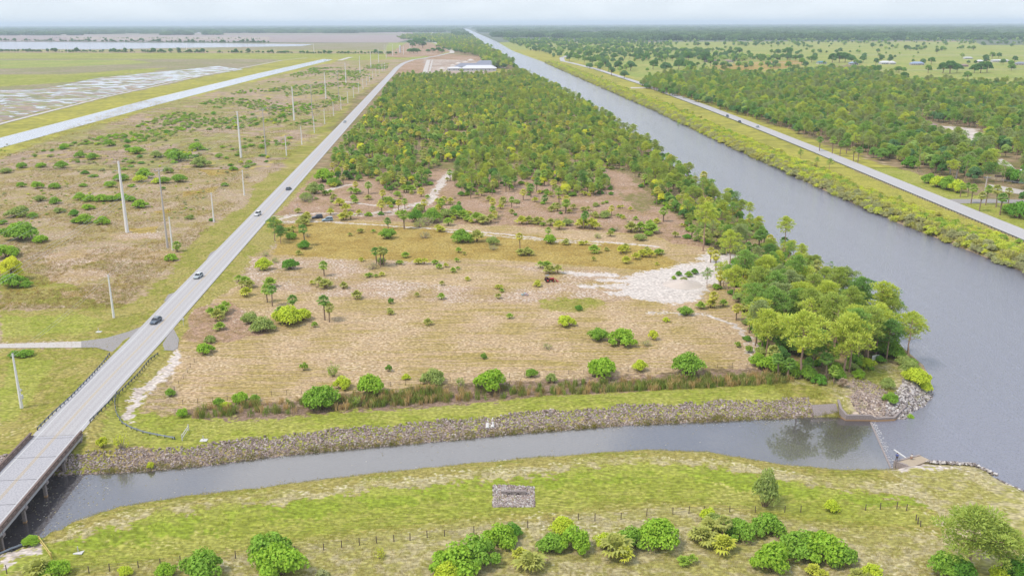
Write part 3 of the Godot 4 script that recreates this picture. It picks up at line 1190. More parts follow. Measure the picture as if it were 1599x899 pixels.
# ---------------------------------------------------------------- the scene
func _ready() -> void:
	rng.seed = 20
	cam_basis = Basis(Vector3.RIGHT, -PITCH) * Basis(Vector3.BACK, -ROLL)
	var cam := Camera3D.new()
	cam.name = "camera"
	cam.fov = rad_to_deg(2.0 * atan(449.5 / LENS))
	cam.near = 1.0
	cam.far = 120000.0
	cam.transform = Transform3D(cam_basis, Vector3(0, EYE, 0))
	add_child(cam)
	cam.current = true
	var env := Environment.new()
	env.background_mode = Environment.BG_SKY
	env.sky = Sky.new()
	env.sky.sky_material = sky()
	env.tonemap_mode = Environment.TONE_MAPPER_LINEAR
	env.tonemap_exposure = 2.4
	env.fog_enabled = true
	env.fog_density = 0.00007
	env.fog_light_color = Color(0.88, 0.945, 1.0)
	env.sdfgi_enabled = true
	env.ssao_enabled = true
	env.ssil_enabled = true
	var we := WorldEnvironment.new()
	we.name = "world_environment"
	we.environment = env
	add_child(we)
	var sun := DirectionalLight3D.new()
	sun.name = "sun"
	sun.light_energy = 0.5
	sun.light_angular_distance = 12.0
	sun.light_color = Color(1.0, 0.955, 0.89)
	sun.shadow_enabled = true
	sun.rotation = Vector3(deg_to_rad(-56.0), deg_to_rad(-60.0), 0)
	add_child(sun)
	materials()
	clouds()
	ground()
	waters()
	roads()
	bridge()
	weir()
	banks()
	vehicles()
	lines()
	fences()
	buildings()
	species()
	foreground_plants()
	field_plants()
	woods()
	left_scrub()
	far_land()
	grow()
	grasses()


func sky() -> Material:
	# hazy air with thin broken cloud
	var w := 1024
	var h := 512
	var f := FastNoiseLite.new()
	f.seed = 5
	f.frequency = 0.75
	f.fractal_octaves = 5
	var data := PackedFloat32Array()
	data.resize(w * h * 3)
	var low := Vector3(0.345, 0.371, 0.384)
	var high := Vector3(0.29, 0.38, 0.56)
	for y in h:
		var up := PI * (0.5 - (y + 0.5) / h)
		var s := sin(up)
		for x in w:
			var a := TAU * (x + 0.5) / w
			var c := low
			if s > 0.0:
				c = low.lerp(high, pow(s, 0.6))
				var p := Vector3(cos(a) * cos(up), 0, sin(a) * cos(up)) / (s + 0.16)
				var n := f.get_noise_3d(p.x * 2.2, p.z * 2.2, 3.0)
				var t := smoothstep(-0.14, 0.24, n) * 0.9
				c = c.lerp(Vector3(0.70, 0.71, 0.72), t * lerpf(0.08, 1.0, smoothstep(0.02, 0.18, s)))  # cloud overhead, out of view, kept bright to light the land and water
			var k := (y * w + x) * 3
			data[k] = c.x
			data[k + 1] = c.y
			data[k + 2] = c.z
	var m := PanoramaSkyMaterial.new()
	m.panorama = ImageTexture.create_from_image(Image.create_from_data(w, h, false, Image.FORMAT_RGBF, data.to_byte_array()))
	return m


func materials() -> void:
	paint("bark", Color.WHITE, 0.95, 0.0, true)
	leaf_mat("pine_white", Color.WHITE)
	leaf_mat("leaf_white", Color.WHITE)
	leaf_mat("palm_white", Color.WHITE)
	paint("steel", own(168, 178, 190), 0.45, 0.6)
	paint("post_wood", own(92, 98, 104), 0.9)
	paint("car_glass", own(46, 54, 66), 0.08)
	paint("rubber", own(48, 48, 50), 0.9)
	paint("alloy", own(168, 168, 172), 0.5, 0.4)
	paint("lamp_glass", own(230, 232, 235), 0.15)
	paint("tail_lamp", own(150, 30, 28), 0.2)
	paint("red_paint", own(206, 52, 52), 0.35)
	mottled("pole_concrete", own(252, 250, 247, 1.5), 0.4, 0.85, 0.9)
	mottled("pole_grey", own(216, 208, 202, 1.6), 0.4, 0.9, 0.85)
	paint("wire", own(205, 205, 208), 0.6, 0.3)
	paint("stone_white", Color.WHITE, 0.95, 0.0, true)
	paint("cloth", Color.WHITE, 0.85, 0.0, true)
	paint("hair", own(42, 36, 34), 0.7)
	mottled("concrete", own(196, 182, 178), 0.25, 0.9, 0.7)
	mottled("rail_concrete", own(178, 152, 142), 0.5, 0.95, 0.55, 0.06)
	mottled("deck", own(208, 206, 210), 0.12, 0.9, 0.86)
	mottled("asphalt", own(211, 208, 208), 0.1, 0.9, 0.9)
	mottled("old_asphalt", own(186, 180, 176), 0.2, 0.95, 0.8)
	mottled("gravel_road", own(232, 224, 216), 0.3, 0.95, 0.84)
	paint("white_line", own(240, 240, 240), 0.8)
	mottled("yellow_line", own(234, 208, 158), 0.3, 0.85, 0.8)
	mottled("worn_asphalt", own(206, 202, 202), 0.15, 0.9, 0.88)
	paint("joint", own(110, 108, 110), 0.9)
	paint("rust", own(206, 164, 116), 0.9)
	paint("fence_wood", own(120, 104, 92), 0.95)
	paint("fence_wire", own(150, 140, 130), 0.7, 0.3)
	paint("white_paint", own(245, 243, 240), 0.6)
	paint("yellow_paint", own(238, 214, 120), 0.6)
	paint("car_blue_grey", own(112, 126, 142), 0.3, 0.2)
	paint("car_silver", own(206, 218, 222), 0.3, 0.2)
	paint("car_white", own(242, 244, 245), 0.3)
	paint("car_navy", own(58, 68, 92), 0.3, 0.2)
	paint("car_sky", own(172, 202, 220), 0.3, 0.2)
	paint("car_red", own(190, 70, 62), 0.3, 0.1)
	paint("house_white", own(240, 238, 234), 0.85)
	paint("house_cream", own(226, 212, 196), 0.85)
	paint("house_tan", own(206, 180, 162), 0.85)
	paint("roof_blue", own(168, 186, 216), 0.55)
	paint("roof_white", own(244, 244, 246), 0.6)
	paint("roof_slate", own(158, 162, 178), 0.7)
	paint("roof_brown", own(176, 152, 140), 0.85)
	paint("pane", own(88, 104, 126), 0.1)
	paint("teal", own(96, 150, 160), 0.6)
	var s := Shape.new()
	s.box(Vector3.ZERO, Vector3(1.5, 1.3, 0.06))
	mats.window_mesh = s.mesh(mats.pane)
	s = Shape.new()
	for k: Array in [[0, 0.7, 1.66, 0.1], [0, -0.7, 1.66, 0.1], [0.8, 0, 0.1, 1.3], [-0.8, 0, 0.1, 1.3], [0, 0, 0.06, 1.3]]:
		s.box(Vector3(k[0], k[1], 0.02), Vector3(k[2], k[3], 0.1))
	mats.frame_mesh = s.mesh(mats.white_paint)
	s = Shape.new()
	s.box(Vector3.ZERO, Vector3(1.0, 2.1, 0.08))
	mats.door_mesh = s.mesh(mats.roof_brown)


func sandy_tracks() -> Array:
	# wheel tracks and paths over the plot: points in the photograph, width in metres
	return [
		[[[435, 342], [470, 334], [520, 333], [570, 334], [610, 330], [640, 322], [668, 312], [680, 298], [684, 285], [700, 268]], 1.5],
		[[[432, 338], [470, 337], [520, 336], [575, 337], [615, 333], [645, 325], [672, 315], [686, 300], [690, 287], [706, 268]], 0.9],
		[[[440, 346], [500, 346], [560, 349], [640, 355], [710, 359], [790, 366], [860, 374], [950, 378], [1020, 384]], 1.2],
		[[[700, 362], [790, 370], [870, 377], [940, 382]], 0.8],
		[[[540, 315], [580, 320], [620, 322], [650, 322]], 1.2],
		[[[510, 298], [530, 290], [548, 288]], 2.0],
		[[[275, 548], [262, 566], [245, 588], [222, 610], [208, 630], [198, 655]], 1.6],
		[[[280, 545], [268, 570], [250, 592], [228, 614], [214, 632], [204, 658]], 1.0],
		[[[1010, 488], [1100, 490], [1140, 505], [1165, 530], [1172, 560]], 1.3],
		[[[0, 880], [30, 868], [62, 862]], 2.4],
	]


func ground() -> void:
	var box := Rect2(-300, -512, 600, 400)
	var im := Image.create(2048, 2048, false, Image.FORMAT_L8)
	im.fill(Color8(0, 0, 0))
	# west of the road
	area(im, box, [[0, 415], [110, 440], [160, 480], [0, 470]], VERGE)
	area(im, box, [[0, 486], [120, 478], [250, 470], [230, 500], [190, 530], [0, 534]], VERGE)
	area(im, box, [[0, 495], [120, 490], [190, 505], [120, 520], [0, 525]], GREEN)
	area(im, box, [[0, 541], [150, 545], [175, 555], [100, 640], [40, 700], [-80, 720], [-80, 560]], VERGE)
	area(im, box, [[20, 560], [120, 565], [110, 600], [60, 640], [0, 660], [0, 600]], GREEN)
	area(im, box, [[-200, 215], [60, 224], [200, 200], [300, 190], [330, 205], [200, 230], [60, 245], [-200, 260]], HEATH)
	for p: Array in [[[60, 395], [200, 385], [330, 398], [300, 412], [160, 408], [80, 420]], [[70, 425], [150, 418], [180, 430], [120, 445], [80, 440]], [[95, 455], [150, 452], [140, 466], [100, 465]], [[170, 366], [240, 362], [250, 372], [190, 376]]]:
		area(im, box, p, SCRUB)
	for p: Array in [[[200, 358], [245, 352], [240, 362], [205, 364]], [[235, 330], [270, 326], [262, 335]], [[290, 300], [340, 290], [330, 300], [280, 308]], [[300, 260], [400, 240], [400, 262], [330, 275]]]:
		area(im, box, p, GOLD)
	# verges of the county road
	var left := PackedVector2Array()
	var right := PackedVector2Array()
	var line := []
	for k in 42:
		var z := -112.0 - 10.0 * k
		left.append(Vector2(road_x(z) - 15.0 - 3.0 * sin(z * 0.05), z))
		right.append(Vector2(road_x(z) + 12.0 + 2.0 * sin(z * 0.07), z))
		line.append(Vector3(road_x(z), 0, z))
	right.reverse()
	left.append_array(right)
	fill_poly(im, box, left, VERGE)
	# the plot between the road and the canal
	area(im, box, [[262, 560], [330, 470], [400, 420], [470, 350], [560, 250], [760, 215], [1020, 215], [1180, 340], [1420, 500], [1470, 590], [1450, 640], [1200, 600], [1000, 612], [640, 640], [280, 648]], STRAW)
	area(im, box, [[495, 270], [560, 240], [700, 220], [900, 225], [1080, 330], [1100, 372], [950, 362], [800, 352], [640, 347], [500, 340], [430, 336]], MULCH)
	area(im, box, [[430, 350], [560, 346], [700, 358], [830, 368], [1000, 382], [1062, 410], [1040, 424], [900, 414], [760, 404], [640, 408], [500, 402], [430, 398]], GOLD)
	area(im, box, [[390, 400], [640, 408], [900, 418], [990, 430], [985, 470], [760, 474], [520, 462], [380, 446]], SCRUB)
	area(im, box, [[600, 412], [780, 416], [880, 428], [840, 452], [700, 445], [560, 432]], STRAW)
	area(im, box, [[300, 480], [360, 470], [420, 520], [330, 540], [290, 530]], MULCH)
	area(im, box, [[840, 468], [930, 465], [950, 474], [905, 486], [850, 484]], VERGE)
	area(im, box, [[1180, 470], [1110, 405], [1090, 360], [1000, 330], [940, 280], [860, 255], [700, 262], [560, 262], [500, 240], [590, 120], [800, 120], [1180, 300], [1440, 520], [1430, 585], [1200, 580]], WOOD)
	area(im, box, [[930, 262], [970, 268], [1010, 300], [980, 306], [940, 285]], MULCH)
	area(im, box, [[1020, 320], [1075, 345], [1100, 385], [1050, 380], [1000, 345]], MULCH)
	area(im, box, [[972, 436], [1040, 417], [1110, 406], [1135, 420], [1106, 450], [1102, 466], [1040, 474], [990, 466], [968, 452]], SAND)
	area(im, box, [[880, 420], [980, 432], [980, 450], [930, 442], [880, 432]], SCRUB)
	area(im, box, [[925, 436], [985, 434], [985, 441], [940, 440]], SAND)
	area(im, box, [[900, 446], [985, 444], [985, 449], [915, 451]], SAND)
	area(im, box, [[945, 456], [990, 454], [990, 460], [950, 461]], SAND)
	area(im, box, [[870, 424], [960, 426], [975, 432], [890, 429]], SAND)
	area(im, box, [[600, 457], [760, 459], [760, 463], [610, 462]], SCRUB)
	area(im, box, [[1100, 390], [1150, 398], [1150, 430], [1110, 442], [1095, 420]], SAND)
	# north bank of the channel
	area(im, box, [[270, 640], [520, 618], [760, 596], [1190, 572], [1215, 590], [900, 612], [640, 634], [290, 655]], DITCH)
	area(im, box, [[170, 640], [260, 650], [400, 650], [640, 634], [900, 614], [1215, 592], [1270, 612], [1270, 636], [1000, 640], [640, 668], [400, 694], [270, 702], [150, 690]], GREEN)
	area(im, box, [[1200, 585], [1290, 590], [1400, 560], [1460, 570], [1465, 630], [1420, 650], [1300, 640], [1240, 625]], PALE)
	area(im, box, [[1215, 600], [1290, 600], [1300, 625], [1230, 625]], VERGE)
	area(im, box, [[1340, 580], [1385, 578], [1390, 595], [1350, 600]], GREEN)
	area(im, box, [[1310, 590], [1330, 594], [1400, 640], [1370, 652], [1340, 640]], RUBBLE)
	# the south land
	var crest := PackedVector2Array()
	for k in 60:
		var x := -130.0 + 5.0 * k
		crest.append(Vector2(x, table(south_x, south_z, x)))
	var bands := [[-12.0, 80.0, PALE], [0.0, 1.8, PALE], [1.6, 8.2, VERGE], [11.5, 25.0, VERGE], [16.0, 23.0, GREEN], [12.0, 16.5, SWALE]]
	for b: Array in bands:
		var poly := PackedVector2Array()
		for p in crest:
			if p.x < 72.0 or b[2] == PALE:
				poly.append(p + Vector2(0, b[0] if b[2] == PALE or p.x < 40.0 else b[0] + (p.x - 40.0) * 0.05))
		for k in range(crest.size() - 1, -1, -1):
			if crest[k].x < 72.0 or b[2] == PALE:
				poly.append(crest[k] + Vector2(0, b[1]))
		fill_poly(im, box, poly, b[2])
	area(im, box, [[1395, 716], [1425, 712], [1445, 722], [1500, 730], [1440, 735], [1410, 738]], TRACK)
	for p: Array in [[[560, 890], [760, 880], [900, 890], [1000, 870], [1200, 880], [1450, 860], [1599, 880], [1599, 940], [0, 940], [0, 900]]]:
		area(im, box, p, PALE)
	# east of the canal
	var bank_poly := PackedVector2Array()
	for k in 40:
		bank_poly.append(Vector2(table(east_d, east_x, 112.0 + 11.0 * k) + 1.0, -112.0 - 11.0 * k))
	bank_poly.append_array([Vector2(192, -512), Vector2(195, -112)])
	fill_poly(im, box, bank_poly, LEVEE)
	fill_poly(im, box, PackedVector2Array([Vector2(200, -112), Vector2(200, -520), Vector2(300, -520), Vector2(300, -112)]), WOOD)
	fill_poly(im, box, PackedVector2Array([Vector2(200, -112), Vector2(200, -520), Vector2(221, -520), Vector2(224, -400), Vector2(235, -320), Vector2(235, -112)]), GREEN)
	for t: Array in sandy_tracks():
		var pts := []
		for p: Array in t[0]:
			pts.append(G(p[0], p[1]))
		stroke(im, box, pts, t[1] * (1.6 if t[0][0][1] < 400 else 1.0), TRACK)
	var near_tex := ground_texture(im, box, 1.0, 1.0)
	var gm := StandardMaterial3D.new()
	gm.resource_name = "near_ground"
	gm.albedo_texture = near_tex
	gm.texture_repeat = false
	gm.roughness = 0.97
	gm.metallic_specular = 0.2
	ground_ids = im
	# the shape of the near land
	var step := 2.0
	var nx := 301
	var nz := 207
	var s := Shape.new()
	for j in nz:
		for k in nx:
			var x := -300.0 + step * k
			var z := -100.0 - step * j
			s.v.append(Vector3(x, land(x, z), z))
			s.uv.append(Vector2((x + 300.0) / 600.0, clampf((z + 512.0) / 400.0, 0.0, 1.0)))
			s.c.append(Color.WHITE)
	for j in nz - 1:
		for k in nx - 1:
			var n := j * nx + k
			for q: int in [0, nx, 1, 1, nx, nx + 1]:
				s.i.append(n + q)
	var near := s.mesh(gm, true)
	# the land out to about four kilometres, then to the horizon
	var wide := Rect2(-2500, -4000, 5200, 3500)
	im = Image.create(2048, 1024, false, Image.FORMAT_L8)
	im.fill(Color8(PASTURE * 8, PASTURE * 8, PASTURE * 8))
	area(im, wide, [[-900, 340], [-900, 79], [650, 79], [600, 130], [540, 190], [440, 300]], HEATH)
	area(im, wide, [[-900, 78], [600, 78], [620, 44], [-900, 44]], MARSH)
	area(im, wide, [[-900, 82], [400, 83], [620, 84], [640, 92], [560, 94], [-900, 92]], GREEN)
	area(im, wide, [[-900, 90], [420, 92], [470, 95], [250, 140], [0, 190], [-900, 330]], MARSH)
	area(im, wide, [[-900, 97], [200, 93], [240, 98], [100, 104], [0, 107], [-900, 109]], PASTURE)
	area(im, wide, [[-900, 118], [100, 116], [260, 105], [200, 122], [0, 135], [-900, 150]], GREEN)
	area(im, wide, [[-900, 322], [0, 189], [260, 132], [440, 93], [540, 90], [520, 97], [300, 150], [0, 243], [-900, 470]], LEVEE)
	area(im, wide, [[240, 190], [420, 130], [500, 100], [600, 95], [560, 140], [480, 210], [400, 245]], HEATH)
	var v0 := PackedVector2Array()
	for k in 80:
		var z := -500.0 - 10.0 * k
		v0.append(Vector2(road_x(z) - 17.0, z))
	for k in range(79, -1, -1):
		var z := -500.0 - 10.0 * k
		v0.append(Vector2(road_x(z) + 11.0, z))
	fill_poly(im, wide, v0, VERGE)
	# the plot beyond the near land
	area(im, wide, [[470, 280], [560, 150], [600, 122], [640, 95], [705, 82], [740, 58], [1160, 300]], WOOD)
	area(im, wide, [[632, 95], [665, 90], [662, 118], [640, 122], [612, 126]], MULCH)
	area(im, wide, [[662, 90], [770, 91], [790, 116], [760, 120], [665, 118]], RUBBLE)
	area(im, wide, [[668, 86], [700, 84], [770, 90], [760, 95], [670, 92]], MULCH)
	area(im, wide, [[765, 95], [772, 96], [795, 115], [780, 117]], LEVEE)
	area(im, wide, [[640, 64], [670, 66], [704, 80], [680, 86], [630, 90], [600, 88]], MULCH)
	# the far side of the canal
	var bp := PackedVector2Array()
	for k in 60:
		var z := -500.0 - 40.0 * k
		bp.append(Vector2(table(east_d, east_x, -z), z))
	for k in range(59, -1, -1):
		var z := -500.0 - 40.0 * k
		bp.append(Vector2(table(east_d, east_x, -z) + 75.0, z))
	fill_poly(im, wide, bp, LEVEE)
	area(im, wide, [[1010, 130], [1080, 112], [1170, 118], [1250, 108], [1330, 100], [1420, 128], [2300, 140], [2300, 400], [1640, 360], [1100, 150]], WOOD)
	area(im, wide, [[1180, 96], [1250, 94], [1260, 102], [1180, 112], [1080, 112], [1120, 102]], GOLD)
	area(im, wide, [[1040, 52], [2000, 52], [2000, 66], [1040, 64]], MULCH)
	area(im, wide, [[880, 60], [1040, 62], [1040, 66], [880, 66]], MULCH)
	area(im, wide, [[1470, 196], [1520, 200], [1530, 225], [1480, 222]], TRACK)
	var wm := StandardMaterial3D.new()
	wm.resource_name = "wide_ground"
	wm.albedo_texture = ground_texture(im, wide, 4.0, 0.16)
	wm.texture_repeat = false
	wm.roughness = 0.97
	wm.metallic_specular = 0.2
	var fm := mottled("far_ground", own(120, 134, 98), 0.0009, 0.97, 0.7)
	s = Shape.new()
	var f := Shape.new()
	var zs := [-510.0]
	while zs[-1] > -58000.0:
		zs.append(maxf(zs[-1] * 1.06, -60000.0))
		if zs[-1] < -4000.0 and zs[-2] > -4000.0:
			zs[-1] = -4000.0
	var cols := 0
	var grid := []
	for z: float in zs:
		var d := -z
		var w := table(bank_d, west_x, d)
		var e := table(east_d, east_x, d)
		if d > 14000.0:
			w = -720.0 - (d - 14000.0) * 0.06
			e = w + 60.0
		var row := []
		for k: float in [8.0, 4.0, 2.0, 1.2, 0.8, 0.5, 0.3, 0.15, 0.05]:
			row.append(Vector3(w - 42.0 - d * k, 0, z))
		for k: Array in [[w - 40.0, 0.0], [w - 4.0, 0.0], [w, WL], [w + 4.0, WL - 2.0], [e - 4.0, WL - 2.0], [e, WL], [e + 4.5, 0.0], [e + 40.0, 0.0]]:
			row.append(Vector3(k[0], k[1], z))
		for k: float in [0.05, 0.15, 0.3, 0.5, 0.8, 1.2, 2.0, 4.0, 8.0]:
			row.append(Vector3(e + 42.0 + d * k, 0, z))
		cols = row.size()
		grid.append(row)
	for j in zs.size() - 1:
		for k in cols - 1:
			var a: Vector3 = grid[j][k]
			var b: Vector3 = grid[j + 1][k]
			var c: Vector3 = grid[j + 1][k + 1]
			var d: Vector3 = grid[j][k + 1]
			var inside := true
			for p: Vector3 in [a, b, c, d]:
				inside = inside and p.x > -2500.0 and p.x < 2700.0 and p.z >= -4000.0
			var to := s if inside else f
			to.quad(a, b, c, d)
			if inside:
				for p: Vector3 in [a, b, c, d]:
					s.uv.append(Vector2((p.x + 2500.0) / 5200.0, (p.z + 4000.0) / 3500.0))
	structure("ground", near)
	structure("terrain", s.mesh(wm))
	structure("land", f.mesh(fm))


var ground_ids: Image


func ground_at(x: float, z: float) -> int:
	var k := Vector2i(int((x + 300.0) / 600.0 * 2048.0), int((z + 512.0) / 400.0 * 2048.0))
	if k.x < 0 or k.y < 0 or k.x > 2047 or k.y > 2047:
		return -1
	return int(ground_ids.get_pixelv(k).r8) >> 3


func water_mat(called: String, col: Color, ripple: float, scale: float, rough: float) -> StandardMaterial3D:
	var m := paint(called, col, rough)
	m.metallic_specular = 0.7
	if rough < 0.06:
		m.clearcoat_enabled = true
		m.clearcoat = 1.0
		m.clearcoat_roughness = rough * 0.6
	m.normal_enabled = true
	m.normal_scale = ripple
	var im := noise_picture(0.03, FastNoiseLite.TYPE_SIMPLEX, 4, 512, called.hash() % 500)
	im.convert(Image.FORMAT_RGBA8)
	im.bump_map_to_normal_map(8.0)
	m.normal_texture = ImageTexture.create_from_image(im)
	m.uv1_triplanar = true
	m.uv1_world_triplanar = true
	m.uv1_scale = Vector3(scale, scale, scale * 2.2)
	return m


func waters() -> void:
	var wide_water := water_mat("canal_water", own(158, 158, 173, 2.5), 0.5, 0.06, 0.12)
	var still := water_mat("channel_water", own(106, 99, 100, 2.5), 0.2, 0.05, 0.05)
	var weir_n := G(1360, 659, WL)
	var weir_s := G(1394, 737, WL)
	# the broad canal, and the branch channel above the weir
	var s := Shape.new()
	var zs := [-30.0, -154.0]
	var left := [Vector3(weir_s.x, WL, -30.0), weir_s, weir_n]
	var right := [Vector3(230, WL, -30.0), Vector3(230, WL, weir_s.z), Vector3(230, WL, weir_n.z)]
	for d: float in [185.0, 210.0, 260.0, 440.0, 625.0, 1000.0, 1280.0, 1583.0, 2016.0, 2410.0, 3000.0, 4257.0, 6000.0, 8212.0, 11000.0, 14000.0]:
		left.append(Vector3(table(bank_d, west_x, d) - 8.0, WL, -d))
		right.append(Vector3(table(east_d, east_x, d) + 8.0, WL, -d))
	for k in left.size() - 1:
		s.quad(left[k], left[k + 1], right[k + 1], right[k])
	structure("canal_water", s.mesh(wide_water))
	s = Shape.new()
	var lift := Vector3(0, 0.12, 0)
	var basin := [Vector3(-420, WL, -100), Vector3(-420, WL, -200), Vector3(weir_n.x, WL, -200), weir_n, weir_s, Vector3(weir_s.x, WL, -100)]
	for k in range(1, 5):
		s.tri(basin[0] + lift, basin[k] + lift, basin[k + 1] + lift)
	structure("channel_water", s.mesh(still))
	# the narrow canal between the levees, the marsh and the far lagoon
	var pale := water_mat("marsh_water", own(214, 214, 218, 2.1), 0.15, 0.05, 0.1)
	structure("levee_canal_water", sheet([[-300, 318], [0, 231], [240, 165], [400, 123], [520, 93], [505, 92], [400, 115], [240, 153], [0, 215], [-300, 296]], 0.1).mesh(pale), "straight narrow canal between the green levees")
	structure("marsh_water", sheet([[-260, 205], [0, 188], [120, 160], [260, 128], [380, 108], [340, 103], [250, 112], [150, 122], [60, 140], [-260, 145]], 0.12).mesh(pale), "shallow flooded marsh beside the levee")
	var lagoon := water_mat("lagoon_water", own(172, 168, 186, 2.7), 0.3, 0.02, 0.15)
	structure("lagoon_water", sheet([[-300, 63], [120, 66], [300, 67], [490, 69], [470, 72], [330, 74], [150, 77], [-300, 76]], 0.14).mesh(lagoon), "long shallow lagoon beyond the marsh")
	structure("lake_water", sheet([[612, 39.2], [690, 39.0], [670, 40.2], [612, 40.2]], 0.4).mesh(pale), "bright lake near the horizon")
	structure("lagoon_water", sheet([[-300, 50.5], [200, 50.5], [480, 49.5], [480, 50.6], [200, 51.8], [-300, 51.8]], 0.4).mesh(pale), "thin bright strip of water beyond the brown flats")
	# grassy hummocks that break up the flooded marsh
	var hum := Shape.new()
	var bounds := PackedVector2Array()
	for p: Array in [[-260, 205], [0, 190], [120, 162], [260, 130], [390, 106], [340, 101], [250, 110], [150, 120], [60, 138], [-260, 143]]:
		var g := G(p[0], p[1])
		bounds.append(Vector2(g.x, g.z))
	var cols := [lin(166, 168, 100), lin(188, 166, 138), lin(152, 152, 104), lin(176, 154, 140)]
	for k in 2600:
		var px := rng.randf_range(-60, 390)
		var py := rng.randf_range(101, 200)
		var g := G(px, py)
		if not Geometry2D.is_point_in_polygon(Vector2(g.x, g.z), bounds):
			continue
		var edge := clampf((142.0 - px * 0.12 - py) / 26.0, 0.0, 1.0)
		var l := rng.randf_range(4.0, 17.0) * (1.0 + 2.0 * edge)
		var w := rng.randf_range(2.0, 7.0) * (1.0 + 3.0 * edge)
		var tilt := rng.randf_range(-0.25, 0.25) + 0.35
		var col := jitter(cols[rng.randi() % 4], rng, 0.15)
		var ring := []
		for q in 9:
			var a := TAU * q / 9.0
			var o := Vector2(cos(a) * l, sin(a) * w).rotated(tilt) * rng.randf_range(0.6, 1.2)
			ring.append(g + Vector3(o.x, 0.16, o.y))
		for q in 9:
			hum.tri(g + Vector3(0, 0.45, 0), ring[q], ring[(q + 1) % 9], col)
	var o := single("marsh_grass", hum.mesh(paint("hummock", Color.WHITE, 0.95, 0.0, true)), "low grass hummocks standing in the flooded marsh", "marsh grass")
	o.set_meta("kind", "stuff")


func roads() -> void:
	var near := []
	var z := -163.5
	while z > -1270.0:
		near.append(Vector3(road_x(z), road_rise(z), z))
		z -= 6.0 if z > -300.0 else 25.0
	var far := near.duplicate()
	for p: Array in [[600, 127.6], [610, 117], [619.5, 106], [630, 98.5], [645, 93.2], [663, 90.5], [684, 86.8], [702, 82.6]]:
		far.append(G(p[0], p[1], 0.16))
	var s := Shape.new()
	ribbon(s, far, -4.5, 4.5, 0.0)
	ribbon(s, far, -4.9, -4.5, -0.05)
	structure("road", s.mesh(mats.asphalt))
	s = Shape.new()
	for o: float in [-2.6, -1.05, 1.05, 2.6]:
		ribbon(s, near, o - 0.32, o + 0.32, 0.004)
	structure("wheel_track", s.mesh(mats.worn_asphalt))
	s = Shape.new()
	ribbon(s, [G(705, 83, 0.2), G(706, 80, 0.2), G(695, 74, 0.2), G(684, 68.5, 0.2), G(672, 64, 0.2), G(668, 61.5, 0.2), G(671, 57, 0.2), G(675, 50, 0.2), G(679, 45, 0.2)], -7.0, 7.0, 0.0)
	structure("road", s.mesh(mats.gravel_road))
	var white := Shape.new()
	ribbon(white, near, -3.75, -3.6, 0.006)
	ribbon(white, near, 3.6, 3.75, 0.006)
	structure("road_marking", white.mesh(mats.white_line))
	var yellow := Shape.new()
	ribbon(yellow, near, -0.24, -0.1, 0.006)
	ribbon(yellow, near, 0.1, 0.24, 0.006)
	structure("road_marking", yellow.mesh(mats.yellow_line))
	# side road and aprons
	structure("side_road_apron", sheet([[126, 533], [165, 528], [200, 518], [226, 508], [240, 508], [182, 560], [174, 550], [150, 543], [126, 543]], 0.1).mesh(mats.old_asphalt))
	structure("side_road_apron", sheet([[262, 512], [270, 513], [279, 530], [277, 543], [270, 548], [240, 546], [232, 546]], 0.1).mesh(mats.old_asphalt))
	structure("side_road", sheet([[-80, 538], [0, 537], [128, 533], [128, 543], [0, 543.5], [-80, 545]], 0.06).mesh(mats.gravel_road))
	for p: Array in [[[255, 471], [262, 460], [272, 457], [268, 466]], [[322, 405], [328, 395], [338, 390], [334, 400]], [[312, 448], [330, 437], [334, 440], [322, 449]]]:
		structure("gravel_turnout", sheet(p, 0.09).mesh(mats.old_asphalt))
	# the road on the far bank
	var east := []
	for d: float in [200.0, 300.0, 352.0, 405.0, 477.0, 568.0, 690.0, 890.0, 1060.0, 1245.0, 1450.0, 1650.0, 1800.0, 1920.0, 2010.0]:
		east.append(Vector3(table(PackedFloat32Array([200, 352, 568, 712, 890, 1245, 1650, 1920, 2010]), PackedFloat32Array([201, 200, 198.5, 196.5, 192, 178, 153, 124, 112]), d), 0.2, -d))
	east.append(G(877, 90, 0.2))
	east.append(G(888, 86.5, 0.2))
	east.append(G(905, 85, 0.2))
	s = Shape.new()
	ribbon(s, east, -5.4, 5.4, 0.0)
	structure("road", s.mesh(mats.asphalt))
	white = Shape.new()
	ribbon(white, east.slice(0, 12), -3.75, -3.6, 0.008)
	ribbon(white, east.slice(0, 12), 3.6, 3.75, 0.008)
	structure("road_marking", white.mesh(mats.white_line))
	var rail := []
	for p: Vector3 in east.slice(0, 12):
		rail.append(p + Vector3(-6.3, -0.1, 0))
	guardrail(rail, "long steel guardrail between the highway and the bushy canal bank", 2.6)
	# driveways across the far road
	structure("driveway", sheet([[1470, 312], [1490, 311], [1560, 311], [1620, 313], [1620, 318], [1560, 317], [1500, 318], [1488, 321], [1480, 316]], 0.1).mesh(mats.old_asphalt))
	structure("driveway", sheet([[1545, 288], [1560, 290], [1599, 297], [1640, 300], [1640, 306], [1599, 304], [1570, 300], [1545, 292]], 0.1).mesh(mats.gravel_road))
	structure("dirt_track", sheet([[1555, 250], [1566, 248], [1578, 255], [1590, 268], [1584, 270], [1572, 260], [1556, 256]], 0.1).mesh(mats.gravel_road))
	structure("dirt_track", sheet([[1470, 203], [1490, 205], [1508, 214], [1522, 222], [1516, 225], [1500, 216], [1486, 209], [1468, 207]], 0.1).mesh(mats.gravel_road))
	structure("driveway", sheet([[985, 136], [1015, 136.5], [1015, 138], [985, 138]], 0.1).mesh(mats.gravel_road))
	# levee tops, far lanes and the yard road by the building site
	s = Shape.new()
	ribbon(s, [G(-300, 285, 0.3), G(0, 193, 0.3), G(160, 152, 0.3), G(330, 115, 0.3), G(440, 94, 0.3), G(480, 90, 0.3)], -2.6, 2.6, 0.0)
	structure("levee_track", s.mesh(mats.gravel_road))
	s = Shape.new()
